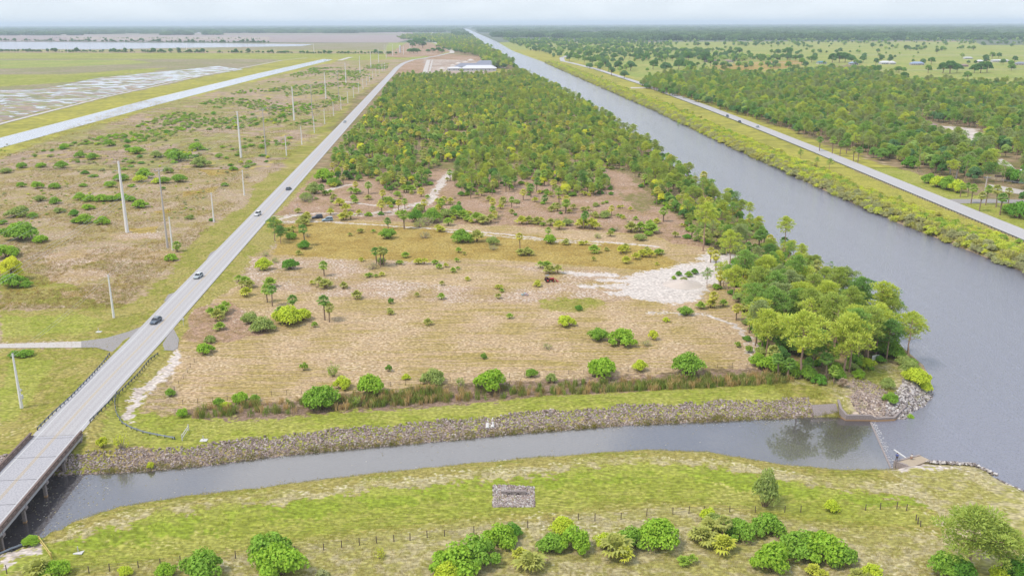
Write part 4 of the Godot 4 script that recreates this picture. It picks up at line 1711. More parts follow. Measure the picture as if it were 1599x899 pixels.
	ribbon(s, [G(530, 94, 0.2), G(540, 91, 0.2), G(548, 89, 0.2)], -6.0, 6.0, 0.0)
	ribbon(s, [G(662, 117, 0.2), G(669, 93.5, 0.2)], -4.0, 4.0, 0.0)
	ribbon(s, [G(670, 114, 0.25), G(675, 93.5, 0.25)], -1.5, 1.5, 0.0)
	structure("lane", s.mesh(mats.gravel_road))
	s = Shape.new()
	ribbon(s, [G(1320, 85.8, 0.2), G(1450, 85.8, 0.2), G(1700, 86.5, 0.2)], -6.0, 6.0, 0.0)
	ribbon(s, [G(1040, 98.5, 0.2), G(1180, 98.3, 0.2), G(1260, 97.8, 0.2)], -3.0, 3.0, 0.0)
	ribbon(s, [G(1300, 110, 0.2), G(1400, 109.5, 0.2), G(1599, 107.5, 0.2), G(1700, 107, 0.2)], -2.5, 2.5, 0.0)
	structure("lane", s.mesh(mats.gravel_road))


func bridge() -> void:
	var a := Vector3(road_x(-163.5), 0, -163.5)
	var b := Vector3(road_x(-107.0), 0, -107.0)
	var t := thing("road_bridge", "low concrete bridge carrying the county road over the channel", "bridge", a, atan2(b.x - a.x, b.z - a.z))
	var total := a.distance_to(b)
	var cuts := []
	for y: float in [684.0, 714.0, 749.5, 789.0]:
		cuts.append(G(70.0, y, 1.2).z - a.z)
	cuts.append(cuts[-1] + 8.6)
	cuts.append(cuts[-1] + 8.6)
	cuts.push_front(0.0)
	cuts.append(total)
	for k in cuts.size() - 1:
		var l: float = cuts[k + 1] - cuts[k]
		if l < 1.0:
			continue
		var s := Shape.new()
		s.box(Vector3(0, 0.92, (cuts[k] + cuts[k + 1]) * 0.5), Vector3(10.2, 0.56, l - 0.16))
		part("deck_slab", s.mesh(mats.deck), t)
		for x: float in [-4.75, 4.75]:
			s = Shape.new()
			s.box(Vector3(x, 1.32, (cuts[k] + cuts[k + 1]) * 0.5), Vector3(0.72, 0.26, l - 0.02))
			s.box(Vector3(x + 0.1 * signf(x), 1.92, (cuts[k] + cuts[k + 1]) * 0.5), Vector3(0.34, 0.36, l - 0.03))
			var rail := part("railing", s.mesh(mats.rail_concrete), t)
			var n := int(l / 2.1) + 1
			for q in n:
				var p := Shape.new()
				p.box(Vector3(x + 0.1 * signf(x), 1.6, cuts[k] + (q + 0.5) * l / n), Vector3(0.3, 0.32, 0.4))
				part("baluster", p.mesh(mats.rail_concrete), rail)
			s = Shape.new()
			s.box(Vector3(x * 0.765, 1.206, (cuts[k] + cuts[k + 1]) * 0.5), Vector3(0.16, 0.012, l))
			part("edge_line", s.mesh(mats.white_line), t)
		for x: float in [-0.18, 0.18]:
			s = Shape.new()
			s.box(Vector3(x, 1.206, (cuts[k] + cuts[k + 1]) * 0.5), Vector3(0.14, 0.012, l))
			part("centre_line", s.mesh(mats.yellow_line), t)
		if k > 0:
			s = Shape.new()
			s.box(Vector3(0, 0.4, cuts[k]), Vector3(10.6, 0.46, 0.9))
			part("pile_cap", s.mesh(mats.concrete), t)
			for x: float in [-4.6, -1.6, 1.6, 4.6]:
				s = Shape.new()
				s.box(Vector3(x, -2.2, cuts[k]), Vector3(0.52, 4.7, 0.52))
				var pile := part("pile", s.mesh(mats.concrete), t)
				s = Shape.new()
				s.box(Vector3(x, WL + 0.1, cuts[k]), Vector3(0.54, 0.6, 0.54))
				part("waterline_stain", s.mesh(mats.rust), pile)
	var joint := Shape.new()
	joint.box(Vector3(0, 0.75, total * 0.5), Vector3(9.0, 0.2, total - 0.3))
	part("joint_filler", joint.mesh(mats.joint), t)
	# guardrails on the approaches
	var pts := []
	for p: Array in [[245, 551], [232, 562], [215, 585], [190, 612], [165, 637], [140, 662]]:
		pts.append(G(p[0], p[1], 0.8) * Vector3(1, 0, 1))
	for k in pts.size():
		pts[k].y = land(pts[k].x, pts[k].z) - 0.05
	guardrail(pts, "guardrail leading up to the bridge beside the sandy wheel track")
	pts = []
	for p: Array in [[182, 622], [179, 635], [181, 650], [190, 663], [205, 671], [225, 678], [250, 683], [272, 687]]:
		pts.append(G(p[0], p[1]))
	for k in pts.size():
		pts[k].y = land(pts[k].x, pts[k].z) - 0.05
	guardrail(pts, "curved guardrail round the grass at the top of the riprap slope")
	pts = []
	for p: Array in [[170, 553], [160, 568], [140, 592], [110, 625], [80, 653], [58, 676]]:
		pts.append(G(p[0], p[1], 0.6) * Vector3(1, 0, 1))
	for k in pts.size():
		pts[k].y = land(pts[k].x, pts[k].z) - 0.05
	guardrail(pts, "guardrail along the side of the road that faces the power poles")
	pts = []
	for p: Array in [[-20, 880], [0, 868], [25, 858], [52, 850]]:
		pts.append(G(p[0], p[1]))
	for k in pts.size():
		pts[k].y = land(pts[k].x, pts[k].z) - 0.05
	guardrail(pts, "short guardrail by the yellow gate at the water's edge")


func wall_run(t: Node3D, pts: Array, thick: float, mat: Material, called: String) -> void:
	# pts: [Vector3 foot, top height]
	for k in pts.size() - 1:
		var a: Vector3 = pts[k][0]
		var b: Vector3 = pts[k + 1][0]
		var s := Shape.new()
		var side := Vector3(-(b - a).z, 0, (b - a).x).normalized() * thick
		var q := [Vector3(a.x, WL - 1.5, a.z), Vector3(b.x, WL - 1.5, b.z), Vector3(b.x, pts[k + 1][1], b.z), Vector3(a.x, pts[k][1], a.z)]
		var r := []
		for p: Vector3 in q:
			r.append(p - side)
		s.quad(q[0], q[1], q[2], q[3]); s.quad(r[1], r[0], r[3], r[2])
		s.quad(q[3], q[2], r[2], r[3]); s.quad(q[0], q[3], r[3], r[0]); s.quad(q[1], r[1], r[2], q[2])
		var o := part(called, s.mesh(mat), t)
		var band := Shape.new()
		var n := side.normalized() * 0.03
		band.quad(Vector3(a.x, WL - 0.3, a.z) + n, Vector3(b.x, WL - 0.3, b.z) + n, Vector3(b.x, WL + 0.34, b.z) + n, Vector3(a.x, WL + 0.34, a.z) + n)
		part("waterline_stain", band.mesh(mats.rust), o)


func weir() -> void:
	var t := thing("weir_abutment", "angled concrete retaining wall where the riprap bank ends", "retaining wall")
	var slab := Shape.new()
	var a := G(1268, 632, -0.3)
	var b := G(1306, 630, -0.3)
	var c := G(1312, 652, WL - 0.2)
	var d := G(1273, 654, WL - 0.2)
	for p: Array in [[a, b, c, d]]:
		slab.quad(p[0], p[1], p[2], p[3])
		slab.quad(p[0] - Vector3(0, 0.4, 0), p[3] - Vector3(0, 0.4, 0), p[3], p[0])
		slab.quad(p[1], p[1] - Vector3(0, 0.4, 0), p[2] - Vector3(0, 0.4, 0), p[2])
	part("sloping_slab", slab.mesh(mats.concrete), t)
	var pts := []
	for p: Array in [[1306, 638, 2.3], [1311, 651, 2.1], [1321, 657, 1.35], [1360, 657.5, 1.35], [1369, 658, 0.75], [1398, 656.5, 0.75], [1416, 643, 1.5]]:
		pts.append([G(p[0], p[1], WL), WL + p[2]])
	wall_run(t, pts, 0.5, mats.concrete, "wing_wall")
	var u := thing("weir_platform", "concrete corner wall with sandy platform where the anglers stand", "retaining wall")
	var q0 := G(1394, 737, WL)
	var q1 := G(1417, 741, WL)
	var q2 := Vector3(78.6, WL, -156.9)
	pts = [[q2, -0.1], [q0, -0.1], [q1 + Vector3(0, 0, 1.2), -0.25]]
	wall_run(u, pts, 0.45, mats.concrete, "wall")
	var deck := Shape.new()
	deck.slab([Vector2(q0.x + 0.1, q0.z + 0.1), Vector2(q2.x, q2.z + 0.1), Vector2(q2.x + 1.2, q2.z + 2.2), Vector2(q1.x + 0.2, q1.z + 1.2)], -1.2, -0.22)
	part("sandy_deck", deck.mesh(mottled("sand_deck", own(226, 206, 178), 0.6, 0.95)), u)
	# the sill that the channel spills over
	var n := G(1360, 660, WL)
	var m := q0
	var w := thing("weir_sill", "low weir sill with a line of broken water across the channel mouth", "weir")
	var s := Shape.new()
	var mid := (n + m) * 0.5
	var turn := Basis(Vector3.UP, atan2(m.x - n.x, m.z - n.z))
	s.box(Vector3(mid.x, WL - 0.25, mid.z), Vector3(0.35, 0.86, n.distance_to(m)), turn)
	part("sill", s.mesh(mats.concrete), w)
	s = Shape.new()
	for k in 190:
		var p := n.lerp(m, rng.randf()) + Vector3(absf(rng.randfn(0.0, 0.6)) + 0.25, 0.03, rng.randfn(0.0, 0.25))
		var r := rng.randf_range(0.04, 0.17)
		for q in 5:
			var e := TAU * q / 5.0
			var g := TAU * (q + 1) / 5.0
			s.tri(p + Vector3(0, 0.06, 0), p + Vector3(cos(e) * r, 0, sin(e) * r * 0.6), p + Vector3(cos(g) * r, 0, sin(g) * r * 0.6))
	var foam := part("foam", s.mesh(mats.white_paint), w)
	foam.set_meta("kind", "stuff")
	s = Shape.new()
	var p0 := G(1397, 702, -0.6)
	var p1 := G(1417, 716, -0.2)
	s.box((p0 + p1) * 0.5, Vector3(0.28, 0.14, p0.distance_to(p1)), Basis.looking_at(p1 - p0))
	single("plank", s.mesh(mats.white_paint), "white plank laid from the platform out over the sill", "plank")
	person(Vector3(q0.x + 0.42, -0.12, q0.z + 0.2), 2.6, false, lin(92, 112, 190), lin(92, 70, 72), "person in a blue shirt standing on the corner of the wall")
	person(G(1424, 718, -0.2), 2.9, true, lin(240, 236, 232), lin(200, 150, 120), "person in a white shirt crouching on the sandy platform")
	# a board on the point
	var sg := thing("notice_board", "white notice board among the bushes on the point", "sign", G(1367, 566))
	s = Shape.new()
	s.box(Vector3(0, 1.3, 0), Vector3(2.0, 1.3, 0.08), Basis(Vector3.UP, 0.3))
	part("board", s.mesh(mats.white_paint), sg)
	for x: float in [-0.7, 0.7]:
		s = Shape.new()
		s.tube(Vector3(x, -0.2, -0.3 * x - 0.09), Vector3(x, 1.5, -0.3 * x - 0.09), 0.06, 0.06, 5)
		part("leg", s.mesh(mats.fence_wood), sg)


func banks() -> void:
	# riprap: too many stones to pick apart, laid on the slopes
	var meshes := [rock_mesh(1), rock_mesh(2), rock_mesh(3)]
	var grey := [lin(190, 170, 160), lin(166, 146, 138), lin(212, 198, 190), lin(142, 122, 114), lin(198, 176, 158), lin(176, 160, 156)]
	var pale := [lin(222, 214, 210), lin(196, 186, 182), lin(238, 232, 228), lin(168, 156, 152), lin(128, 118, 116)]
	var sets := [[[], []], [[], []], [[], []]]
	var at := func(p: Vector3, size: float, cols: Array) -> void:
		var k := rng.randi() % 3
		sets[k][0].append(Transform3D(Basis(Vector3(rng.randf_range(-0.4, 0.4), 1, rng.randf_range(-0.4, 0.4)).normalized(), rng.randf() * TAU).scaled(Vector3.ONE * size), p))
		sets[k][1].append(jitter(cols[rng.randi() % cols.size()], rng, 0.18))
	for k in 26000:
		var x := rng.randf_range(-140.0, 66.0)
		var d := rng.randf_range(-0.5, 6.6)
		if d > 5.0 + 0.35 * sin(x * 0.31) + 0.25 * sin(x * 0.83 + 1.0) + rng.randf_range(-0.5, 0.5):
			continue
		if x < -78.0 and x > -84.0 and rng.randf() < 0.3:
			continue
		var z := table(north_x, north_z, x) - d
		at.call(Vector3(x, land(x, z) + 0.02, z), 0.24 + 0.46 * pow(rng.randf(), 2.2), grey)
	# the point and the shore beyond the platform
	for k in 2600:
		var px := rng.randf_range(1385, 1462)
		var py := rng.randf_range(600, 648)
		var g := G(px, py, -1.2)
		var d := table(bank_d, west_x, -g.z) - g.x
		if d > -0.8 and d < 7.0:
			at.call(Vector3(g.x, land(g.x, g.z) + 0.05, g.z), rng.randf_range(0.4, 0.95), pale)
	for k in 1500:
		var g := G(rng.randf_range(1330, 1405), rng.randf_range(594, 652), -0.4)
		if absf((g.x - G(1365, 622).x) - (g.z - G(1365, 622).z) * 0.25) < 5.5:
			at.call(Vector3(g.x, land(g.x, g.z) + 0.03, g.z), rng.randf_range(0.3, 0.6), grey)
	for k in 2600:
		var x := rng.randf_range(79.0, 112.0)
		var d := rng.randf_range(-0.8, 4.2)
		var z := table(south_x, south_z, x) + d
		at.call(Vector3(x, land(x, z) + 0.22, z), rng.randf_range(0.4, 0.95), pale)
	for k in 1500:
		var x := rng.randf_range(-76.0, 70.0)
		var z := table(south_x, south_z, x) + rng.randf_range(-0.2, 1.1)
		at.call(Vector3(x, land(x, z) + 0.02, z), rng.randf_range(0.12, 0.34), pale)
	var mat0 := G(770, 762)
	var mat1 := G(835, 788)
	for k in 2300:
		var x := rng.randf_range(mat0.x, mat1.x)
		var z := rng.randf_range(mat0.z, mat1.z)
		at.call(Vector3(x, land(x, z) + 0.02, z), rng.randf_range(0.28, 0.5), grey + pale)
	var root := Node3D.new()
	root.name = "riprap"
	add_child(root)
	root.set_meta("kind", "stuff")
	root.set_meta("label", "loose grey riprap stones covering the banks")
	root.set_meta("category", "riprap")
	for k in 3:
		stuff_copies("stones", meshes[k], sets[k][0], sets[k][1], root)
	# floating scraps on the still water by the bridge and along the shores
	var chip := Shape.new()
	for q in 5:
		chip.tri(Vector3(0, 0.02, 0), Vector3(cos(TAU * q / 5.0), 0, sin(TAU * q / 5.0) * 0.6), Vector3(cos(TAU * (q + 1) / 5.0), 0, sin(TAU * (q + 1) / 5.0) * 0.6))
	var cm := chip.mesh(mats.stone_white)
	var places := []
	var cols := []
	for k in 4200:
		var x := rng.randf_range(-110.0, 70.0)
		var zn := table(north_x, north_z, x)
		var zso := table(south_x, south_z, x)
		var u := rng.randf()
		var z := lerpf(zn, zso, u)
		var near := 0.9 if x < -74.0 else 0.025
		near = maxf(near, 0.6 * smoothstep(0.72, 1.0, u) * smoothstep(0.0, -50.0, x))
		near = maxf(near, 0.7 * smoothstep(0.9, 1.0, u))
		near = maxf(near, 0.8 * smoothstep(0.25, 0.0, u) * (1.0 if x > 20.0 else 0.2))
		if rng.randf() > near:
			continue
		places.append(Transform3D(Basis(Vector3.UP, rng.randf() * TAU).scaled(Vector3.ONE * rng.randf_range(0.06, 0.24)), Vector3(x, WL + 0.13, z)))
		cols.append(jitter([lin(176, 168, 136), lin(142, 132, 94), lin(192, 188, 176)][rng.randi() % 3], rng, 0.2))
	var scraps := stuff_copies("floating_debris", cm, places, cols)
	scraps.set_meta("label", "floating leaves and scraps on the still channel water")
	scraps.set_meta("category", "debris")
	# culverts
	for p: Array in [[761, 664, 0], [769, 663, 0], [780, 724, 1], [789, 723, 1]]:
		var g := G(p[0], p[1], -1.3 if p[2] == 0 else -1.6)
		var s := Shape.new()
		var inner := Shape.new()
		var dir := Vector3(0, -0.28, 1.0 if p[2] == 0 else -1.0).normalized()
		for k in 12:
			var e := TAU * k / 12.0
			var f := TAU * (k + 1) / 12.0
			var side := Vector3.RIGHT
			var up := dir.cross(side).normalized()
			var r0 := side * cos(e) + up * sin(e)
			var r1 := side * cos(f) + up * sin(f)
			s.quad(dir * -1.8 + r0 * 0.48, dir * 1.2 + r0 * 0.48, dir * 1.2 + r1 * 0.48, dir * -1.8 + r1 * 0.48)
			s.quad(dir * 1.2 + r0 * 0.48, dir * 1.2 + r0 * 0.38, dir * 1.2 + r1 * 0.38, dir * 1.2 + r1 * 0.48)
			inner.quad(dir * -1.7 + r0 * 0.38, dir * 1.2 + r0 * 0.38, dir * 1.2 + r1 * 0.38, dir * -1.7 + r1 * 0.38)
			inner.tri(dir * -1.7, dir * -1.7 + r0 * 0.38, dir * -1.7 + r1 * 0.38)
		var t := thing("culvert_pipe", "pale culvert pipe, one of a pair, lying on the riprap slope" if p[2] == 0 else "white culvert pipe, one of a pair, dipping into the water from the grassy berm", "culvert pipe", g, 0.0, "culvert pipes on the banks")
		part("pipe", s.mesh(mats.house_white), t)
		part("bore", inner.mesh(mats.house_white), t)
	var hw := thing("culvert_headwall", "low concrete headwall with two pipe mouths above the stone apron", "headwall", Vector3((mat0.x + mat1.x) * 0.5, -0.62, mat0.z + 1.9))
	var s := Shape.new()
	for k: Array in [[-1.725, 0.5, 0.95, 1.3], [0.0, 0.5, 0.7, 1.3], [1.725, 0.5, 0.95, 1.3], [-0.8, 1.06, 0.9, 0.18], [0.8, 1.06, 0.9, 0.18], [-0.8, -0.02, 0.9, 0.26], [0.8, -0.02, 0.9, 0.26]]:
		s.box(Vector3(k[0], k[1], 0), Vector3(k[2], k[3], 0.4))
	part("wall", s.mesh(mats.concrete), hw)
	for x: float in [-0.8, 0.8]:
		# an open pipe that runs back under the berm
		s = Shape.new()
		for k in 16:
			var e := TAU * k / 16.0
			var f := TAU * (k + 1) / 16.0
			var r0 := Vector3(cos(e), sin(e), 0)
			var r1 := Vector3(cos(f), sin(f), 0)
			var c := Vector3(x, 0.54, 0)
			s.quad(c + r0 * 0.37 + Vector3(0, 0, 0.35), c + r1 * 0.37 + Vector3(0, 0, 0.35), c + r1 * 0.37 - Vector3(0, 0, 3.0), c + r0 * 0.37 - Vector3(0, 0, 3.0))
			s.quad(c + r0 * 0.46 + Vector3(0, 0, 0.35), c + r0 * 0.46, c + r1 * 0.46, c + r1 * 0.46 + Vector3(0, 0, 0.35))
			s.quad(c + r0 * 0.37 + Vector3(0, 0, 0.35), c + r0 * 0.46 + Vector3(0, 0, 0.35), c + r1 * 0.46 + Vector3(0, 0, 0.35), c + r1 * 0.37 + Vector3(0, 0, 0.35))
			s.tri(c - Vector3(0, 0, 3.0), c + r0 * 0.37 - Vector3(0, 0, 3.0), c + r1 * 0.37 - Vector3(0, 0, 3.0))
		part("pipe_mouth", s.mesh(mats.concrete), hw)


func vehicles() -> void:
	var sedan := car_meshes("sedan")
	var suv := car_meshes("suv")
	var at_road := func(px: float, py: float, off: float) -> Vector3:
		var g := G(px, py, 0.2)
		return Vector3(road_x(g.z) + off, road_rise(g.z), g.z)
	var way := -0.078
	var grp := "cars driving on the county road"
	car(sedan, at_road.call(241, 503, -1.8), way + PI * 0.0, mats.car_blue_grey, "dark blue grey car driving past the side road turning", grp)
	car(sedan, at_road.call(303, 433, -1.8), way, mats.car_silver, "pale silver car on the county road between two gravel turnouts", grp)
	car(suv, at_road.call(396, 336, -1.6), way, mats.car_white, "white car on the county road beside the pair of parked cars", grp)
	car(sedan, at_road.call(434, 296, 1.8), way + PI, mats.car_blue_grey, "grey car on the county road before the palm thicket", grp)
	car(sedan, at_road.call(534, 191, -1.8), way, mats.car_silver, "small distant grey car on the county road by the slim poles", grp)
	var parked := "cars parked on the sandy entrance track"
	car(suv, G(495, 341, 0.0), -1.2, mats.car_navy, "dark navy car parked on the sandy track", parked)
	car(suv, G(511, 345, 0.0), -1.25, mats.car_sky, "light blue car parked on the sandy track", parked)
	var hw := "cars on the canal highway"
	car(suv, Vector3(189.5, 0.2, -752), 0.03, mats.car_navy, "dark car on the canal highway by the roadside trees", hw)
	car(sedan, Vector3(194.8, 0.2, -716), PI, mats.car_silver, "silver car on the canal highway by the roadside trees", hw)
	car(suv, Vector3(190.5, 0.2, -800), 0.03, mats.car_blue_grey, "grey car on the canal highway beside the guardrail", hw)
	car(suv, Vector3(179, 0.2, -1150), 0.04, mats.car_red, "red car far along the canal highway", hw)
	tractor(G(857, 440), 1.75)
	# a heap of junk in the field, and a rubbish barrel
	var s := Shape.new()
	var r := RandomNumberGenerator.new()
	r.seed = 4
	for k in 7:
		s.box(Vector3(r.randf_range(-0.9, 0.9), r.randf_range(0.1, 0.6), r.randf_range(-0.5, 0.5)), Vector3(0.9, 0.5, 0.6) * r.randf_range(0.5, 1.0), Basis(ball(r), r.randf() * TAU), lin(r.randf_range(120, 240), 200, 205))
	single("junk_heap", s.mesh(mats.stone_white), "pale heap of junk lying alone in the mown field", "junk heap").position = G(820, 461)


func lines() -> void:
	# the tall concrete line, the grey wooden line and the slim roadside line
	var tall := []
	for p: Array in [[198, 363], [376, 246], [459, 188], [508.6, 154.5], [540, 131], [562, 115], [579, 106], [591, 97.5], [603, 91], [613, 86.5]]:
		tall.append(G(p[0], p[1]))
	tall.push_front(tall[0] + (tall[0] - tall[1]) * 0.95)
	for k in tall.size():
		pole("transmission_pole", tall[k], 28.5, 0, ["tall white concrete pole standing alone on dry grass patch", "tall white concrete pole in the scrub beside the levee canal"][1 if k > 1 else 0], "tall concrete poles")
	for k in 3:
		var pts := []
		for p: Vector3 in tall:
			pts.append(p + Vector3(-1.9, 28.2 - 3.3 * k, 0))
		cable(pts, 3.5, ["top cable of the tall concrete poles", "middle cable of the tall concrete poles", "lowest cable of the tall concrete poles"][k])
	var grey := []
	for p: Array in [[267.5, 391], [420, 245], [491.6, 186], [532, 154]]:
		grey.append(G(p[0], p[1]) + Vector3(-3.0, 0, -4.0))
	grey.push_front(grey[0] + (grey[0] - grey[1]) * 0.9)
	for k in grey.size():
		pole("wooden_pole", grey[k], 29.5, 1, "tall grey pole with a cross arm near the roadside line", "grey cross-armed poles")
	for x: float in [-1.5, 0.0, 1.5]:
		var pts := []
		for p: Vector3 in grey:
			pts.append(p + Vector3(x, 29.4, 0))
		cable(pts, 4.0, "outer cable of the grey poles" if x != 0.0 else "middle cable of the grey poles")
	var slim := []
	for p: Array in [[33, 637], [177, 496], [269, 391], [333.5, 347], [381, 305], [447, 243], [471, 225.7], [490.6, 207.5], [506.8, 193.5], [520.6, 180.8], [532.4, 170.8], [543, 161.6], [552, 152.7], [560, 144.5], [566.6, 139], [572, 133], [577, 127.8], [582, 123], [587, 119], [592, 115], [596.5, 111.5], [600.5, 108.5]]:
		slim.append(G(p[0], p[1]))
	for k in slim.size():
		var t := pole("roadside_pole", slim[k], 12.6, 2, "slim white pole with equipment boxes on the green verge" if k == 0 else "slim white pole in the row along the county road", "slim roadside poles")
		if k == 0:
			var s := Shape.new()
			s.tube(Vector3(0.5, 2.2, 0), Vector3(0.5, 3.1, 0), 0.26, 0.26, 8)
			s.box(Vector3(0.4, 4.2, 0), Vector3(0.4, 0.4, 0.4))
			part("equipment_box", s.mesh(mats.white_paint), t)
	for x: float in [-0.5, 0.45]:
		var pts := []
		for p: Vector3 in slim:
			pts.append(p + Vector3(x, 12.3, 0))
		cable(pts, 0.8, "line wire of the slim roadside poles" if x < 0 else "second line wire of the slim roadside poles", 0.02)
	# far poles in the marsh
	for p: Array in [[105, 82], [195, 82], [291, 80], [389, 82], [490, 82], [630, 85], [640, 80], [600, 84]]:
		pole("marsh_pole", G(p[0], p[1]), 24.0, 0, "distant white pole standing along the marsh tree line", "distant marsh poles")
	# poles across the canal
	var far := []
	for p: Array in [[1538, 306], [1622, 320]]:
		far.append(G(p[0], p[1]))
	for g: Vector3 in far:
		pole("highway_pole", g, 9.5, 1, "short grey pole with cross arm beside the canal highway palms", "poles across the canal")
	for x: float in [-1.5, 0.0, 1.5]:
		cable([far[0] + Vector3(x, 9.4, 0), far[1] + Vector3(x, 9.4, 0)], 0.6, "cable between the poles beside the canal highway")
	for p: Array in [[1494, 278], [1484, 272]]:
		pole("highway_pole", G(p[0], p[1]), 8.5, 1, "grey pole with cross arm half hidden by trees", "poles across the canal")
	# small posts, signs and gates beside the road
	for p: Array in [[286, 508, 1.9, "small white sign on a thin post beyond the paved apron"], [153, 518, 1.2, "low white marker post by the side road"], [121, 860, 1.0, "short white post on a pale slab on the berm"], [317, 687, 1.0, "short white post on a pale slab above the riprap"]]:
		var g := G(p[0], p[1])
		g.y = land(g.x, g.z)
		var t := thing("marker_post", p[3], "post", g)
		var s := Shape.new()
		s.tube(Vector3(0, -0.2, 0), Vector3(0, p[2], 0), 0.07, 0.07, 6)
		part("post", s.mesh(mats.white_paint), t)
		s = Shape.new()
		if p[2] > 1.5:
			s.box(Vector3(0, p[2], 0.08), Vector3(0.75, 0.6, 0.04))
			part("plate", s.mesh(mats.white_paint), t)
		else:
			s.box(Vector3(0.15, 0.03, 0.1), Vector3(1.4, 0.1, 1.2))
			part("slab", s.mesh(mats.house_white), t)
	for a: Array in [[[62, 851], [80, 873], "yellow swing gate beside the small guardrail", "yellow_paint"], [[284, 688], [294, 672], "white swing gate at the end of the curved guardrail", "white_paint"]]:
		var g0 := G(a[0][0], a[0][1])
		var g1 := G(a[1][0], a[1][1])
		g0.y = land(g0.x, g0.z)
		g1.y = land(g1.x, g1.z)
		var t := thing("swing_gate", a[2], "gate", g0)
		var d := g1 - g0
		var s := Shape.new()
		s.tube(Vector3(0, 0.5, 0), d + Vector3(0, 0.5, 0), 0.07, 0.07, 6)
		s.tube(Vector3(0, 1.15, 0), d + Vector3(0, 1.05, 0), 0.07, 0.07, 6)
		for u: float in [0.35, 0.7]:
			s.tube(d * u + Vector3(0, 0.5, 0), d * u + Vector3(0, 1.1, 0), 0.05, 0.05, 5)
		part("bar", s.mesh(mats[a[3]]), t)
		for e: Vector3 in [Vector3.ZERO, d]:
			s = Shape.new()
			s.tube(e + Vector3(0, -0.3, 0), e + Vector3(0, 1.35, 0), 0.11, 0.11, 7)
			part("post", s.mesh(mats[a[3]]), t)


func fence(px: Array, tall: float, label: String, wires: int, mat: Material, thick := 0.07) -> void:
	var pts := []
	for p: Array in px:
		var g := G(p[0], p[1])
		g.y = land(g.x, g.z)
		pts.append(g)
	var t := thing("fence", label, "fence", pts[0], 0.0, "fences of posts and wire")
	var o: Vector3 = pts[0]
	for k in pts.size():
		var s := Shape.new()
		var h := tall * rng.randf_range(0.88, 1.08)
		s.tube(Vector3(0, -0.3, 0), Vector3(rng.randf_range(-0.05, 0.05), h, rng.randf_range(-0.05, 0.05)), thick, thick * 0.85, 6)
		part("post", s.mesh(mat), t).position = pts[k] - o
	for w in wires:
		var s := Shape.new()
		for k in pts.size() - 1:
			var up := Vector3(0, tall * (0.35 + 0.5 * w / maxf(1.0, wires - 1.0)), 0)
			s.tube(pts[k] - o + up, pts[k + 1] - o + up, 0.012, 0.012, 3, Color.WHITE, false)
		part("wire", s.mesh(mats.fence_wire), t)


func fences() -> void:
	fence([[10, 897], [38, 894], [72, 893], [107, 891], [138, 892], [170, 889], [215, 884], [250, 880], [281, 878], [325, 874], [367, 870], [410, 866], [460, 862], [505, 858], [533, 853.5], [561, 850.5], [588, 847], [615, 845], [640, 843], [667, 839], [694, 836.5], [740, 832], [785, 827], [824, 823.5], [865, 817], [903, 810.5], [929, 812.5], [970, 810], [1010, 805], [1051, 802], [1076, 800.5], [1100, 799], [1140, 798], [1180, 797.5], [1226, 797], [1251, 797]], 1.35, "line of dark fence posts between the green swale and the bushes", 3, mats.fence_wood, 0.085)
	fence([[1352, 796], [1375, 795], [1401, 794.5], [1416, 797]], 1.3, "short broken wooden fence standing alone on the pale grass", 2, mats.fence_wood, 0.09)
	fence([[1431, 812], [1434, 818], [1438, 822]], 1.2, "leaning fence posts on the pale grass past the broken fence", 1, mats.fence_wood, 0.09)
	var px := []
	for k in 40:
		var u := k / 39.0
		px.append([lerpf(285, 1190, u), lerpf(632, 572, u) - 8.0 * sin(u * PI)])
	fence(px, 1.25, "wire fence along the brushy ditch at the foot of the mown field", 3, mats.fence_wood, 0.05)
	fence([[303, 566], [297, 574], [292, 582], [286, 592], [279, 601], [272, 611], [266, 620]], 1.25, "wire fence at the corner of the mown field by the road", 3, mats.fence_wood, 0.05)
	fence([[452, 336], [456, 331], [460, 326], [464, 322]], 1.3, "grey gate posts where the sandy track enters", 2, mats.pole_grey, 0.1)


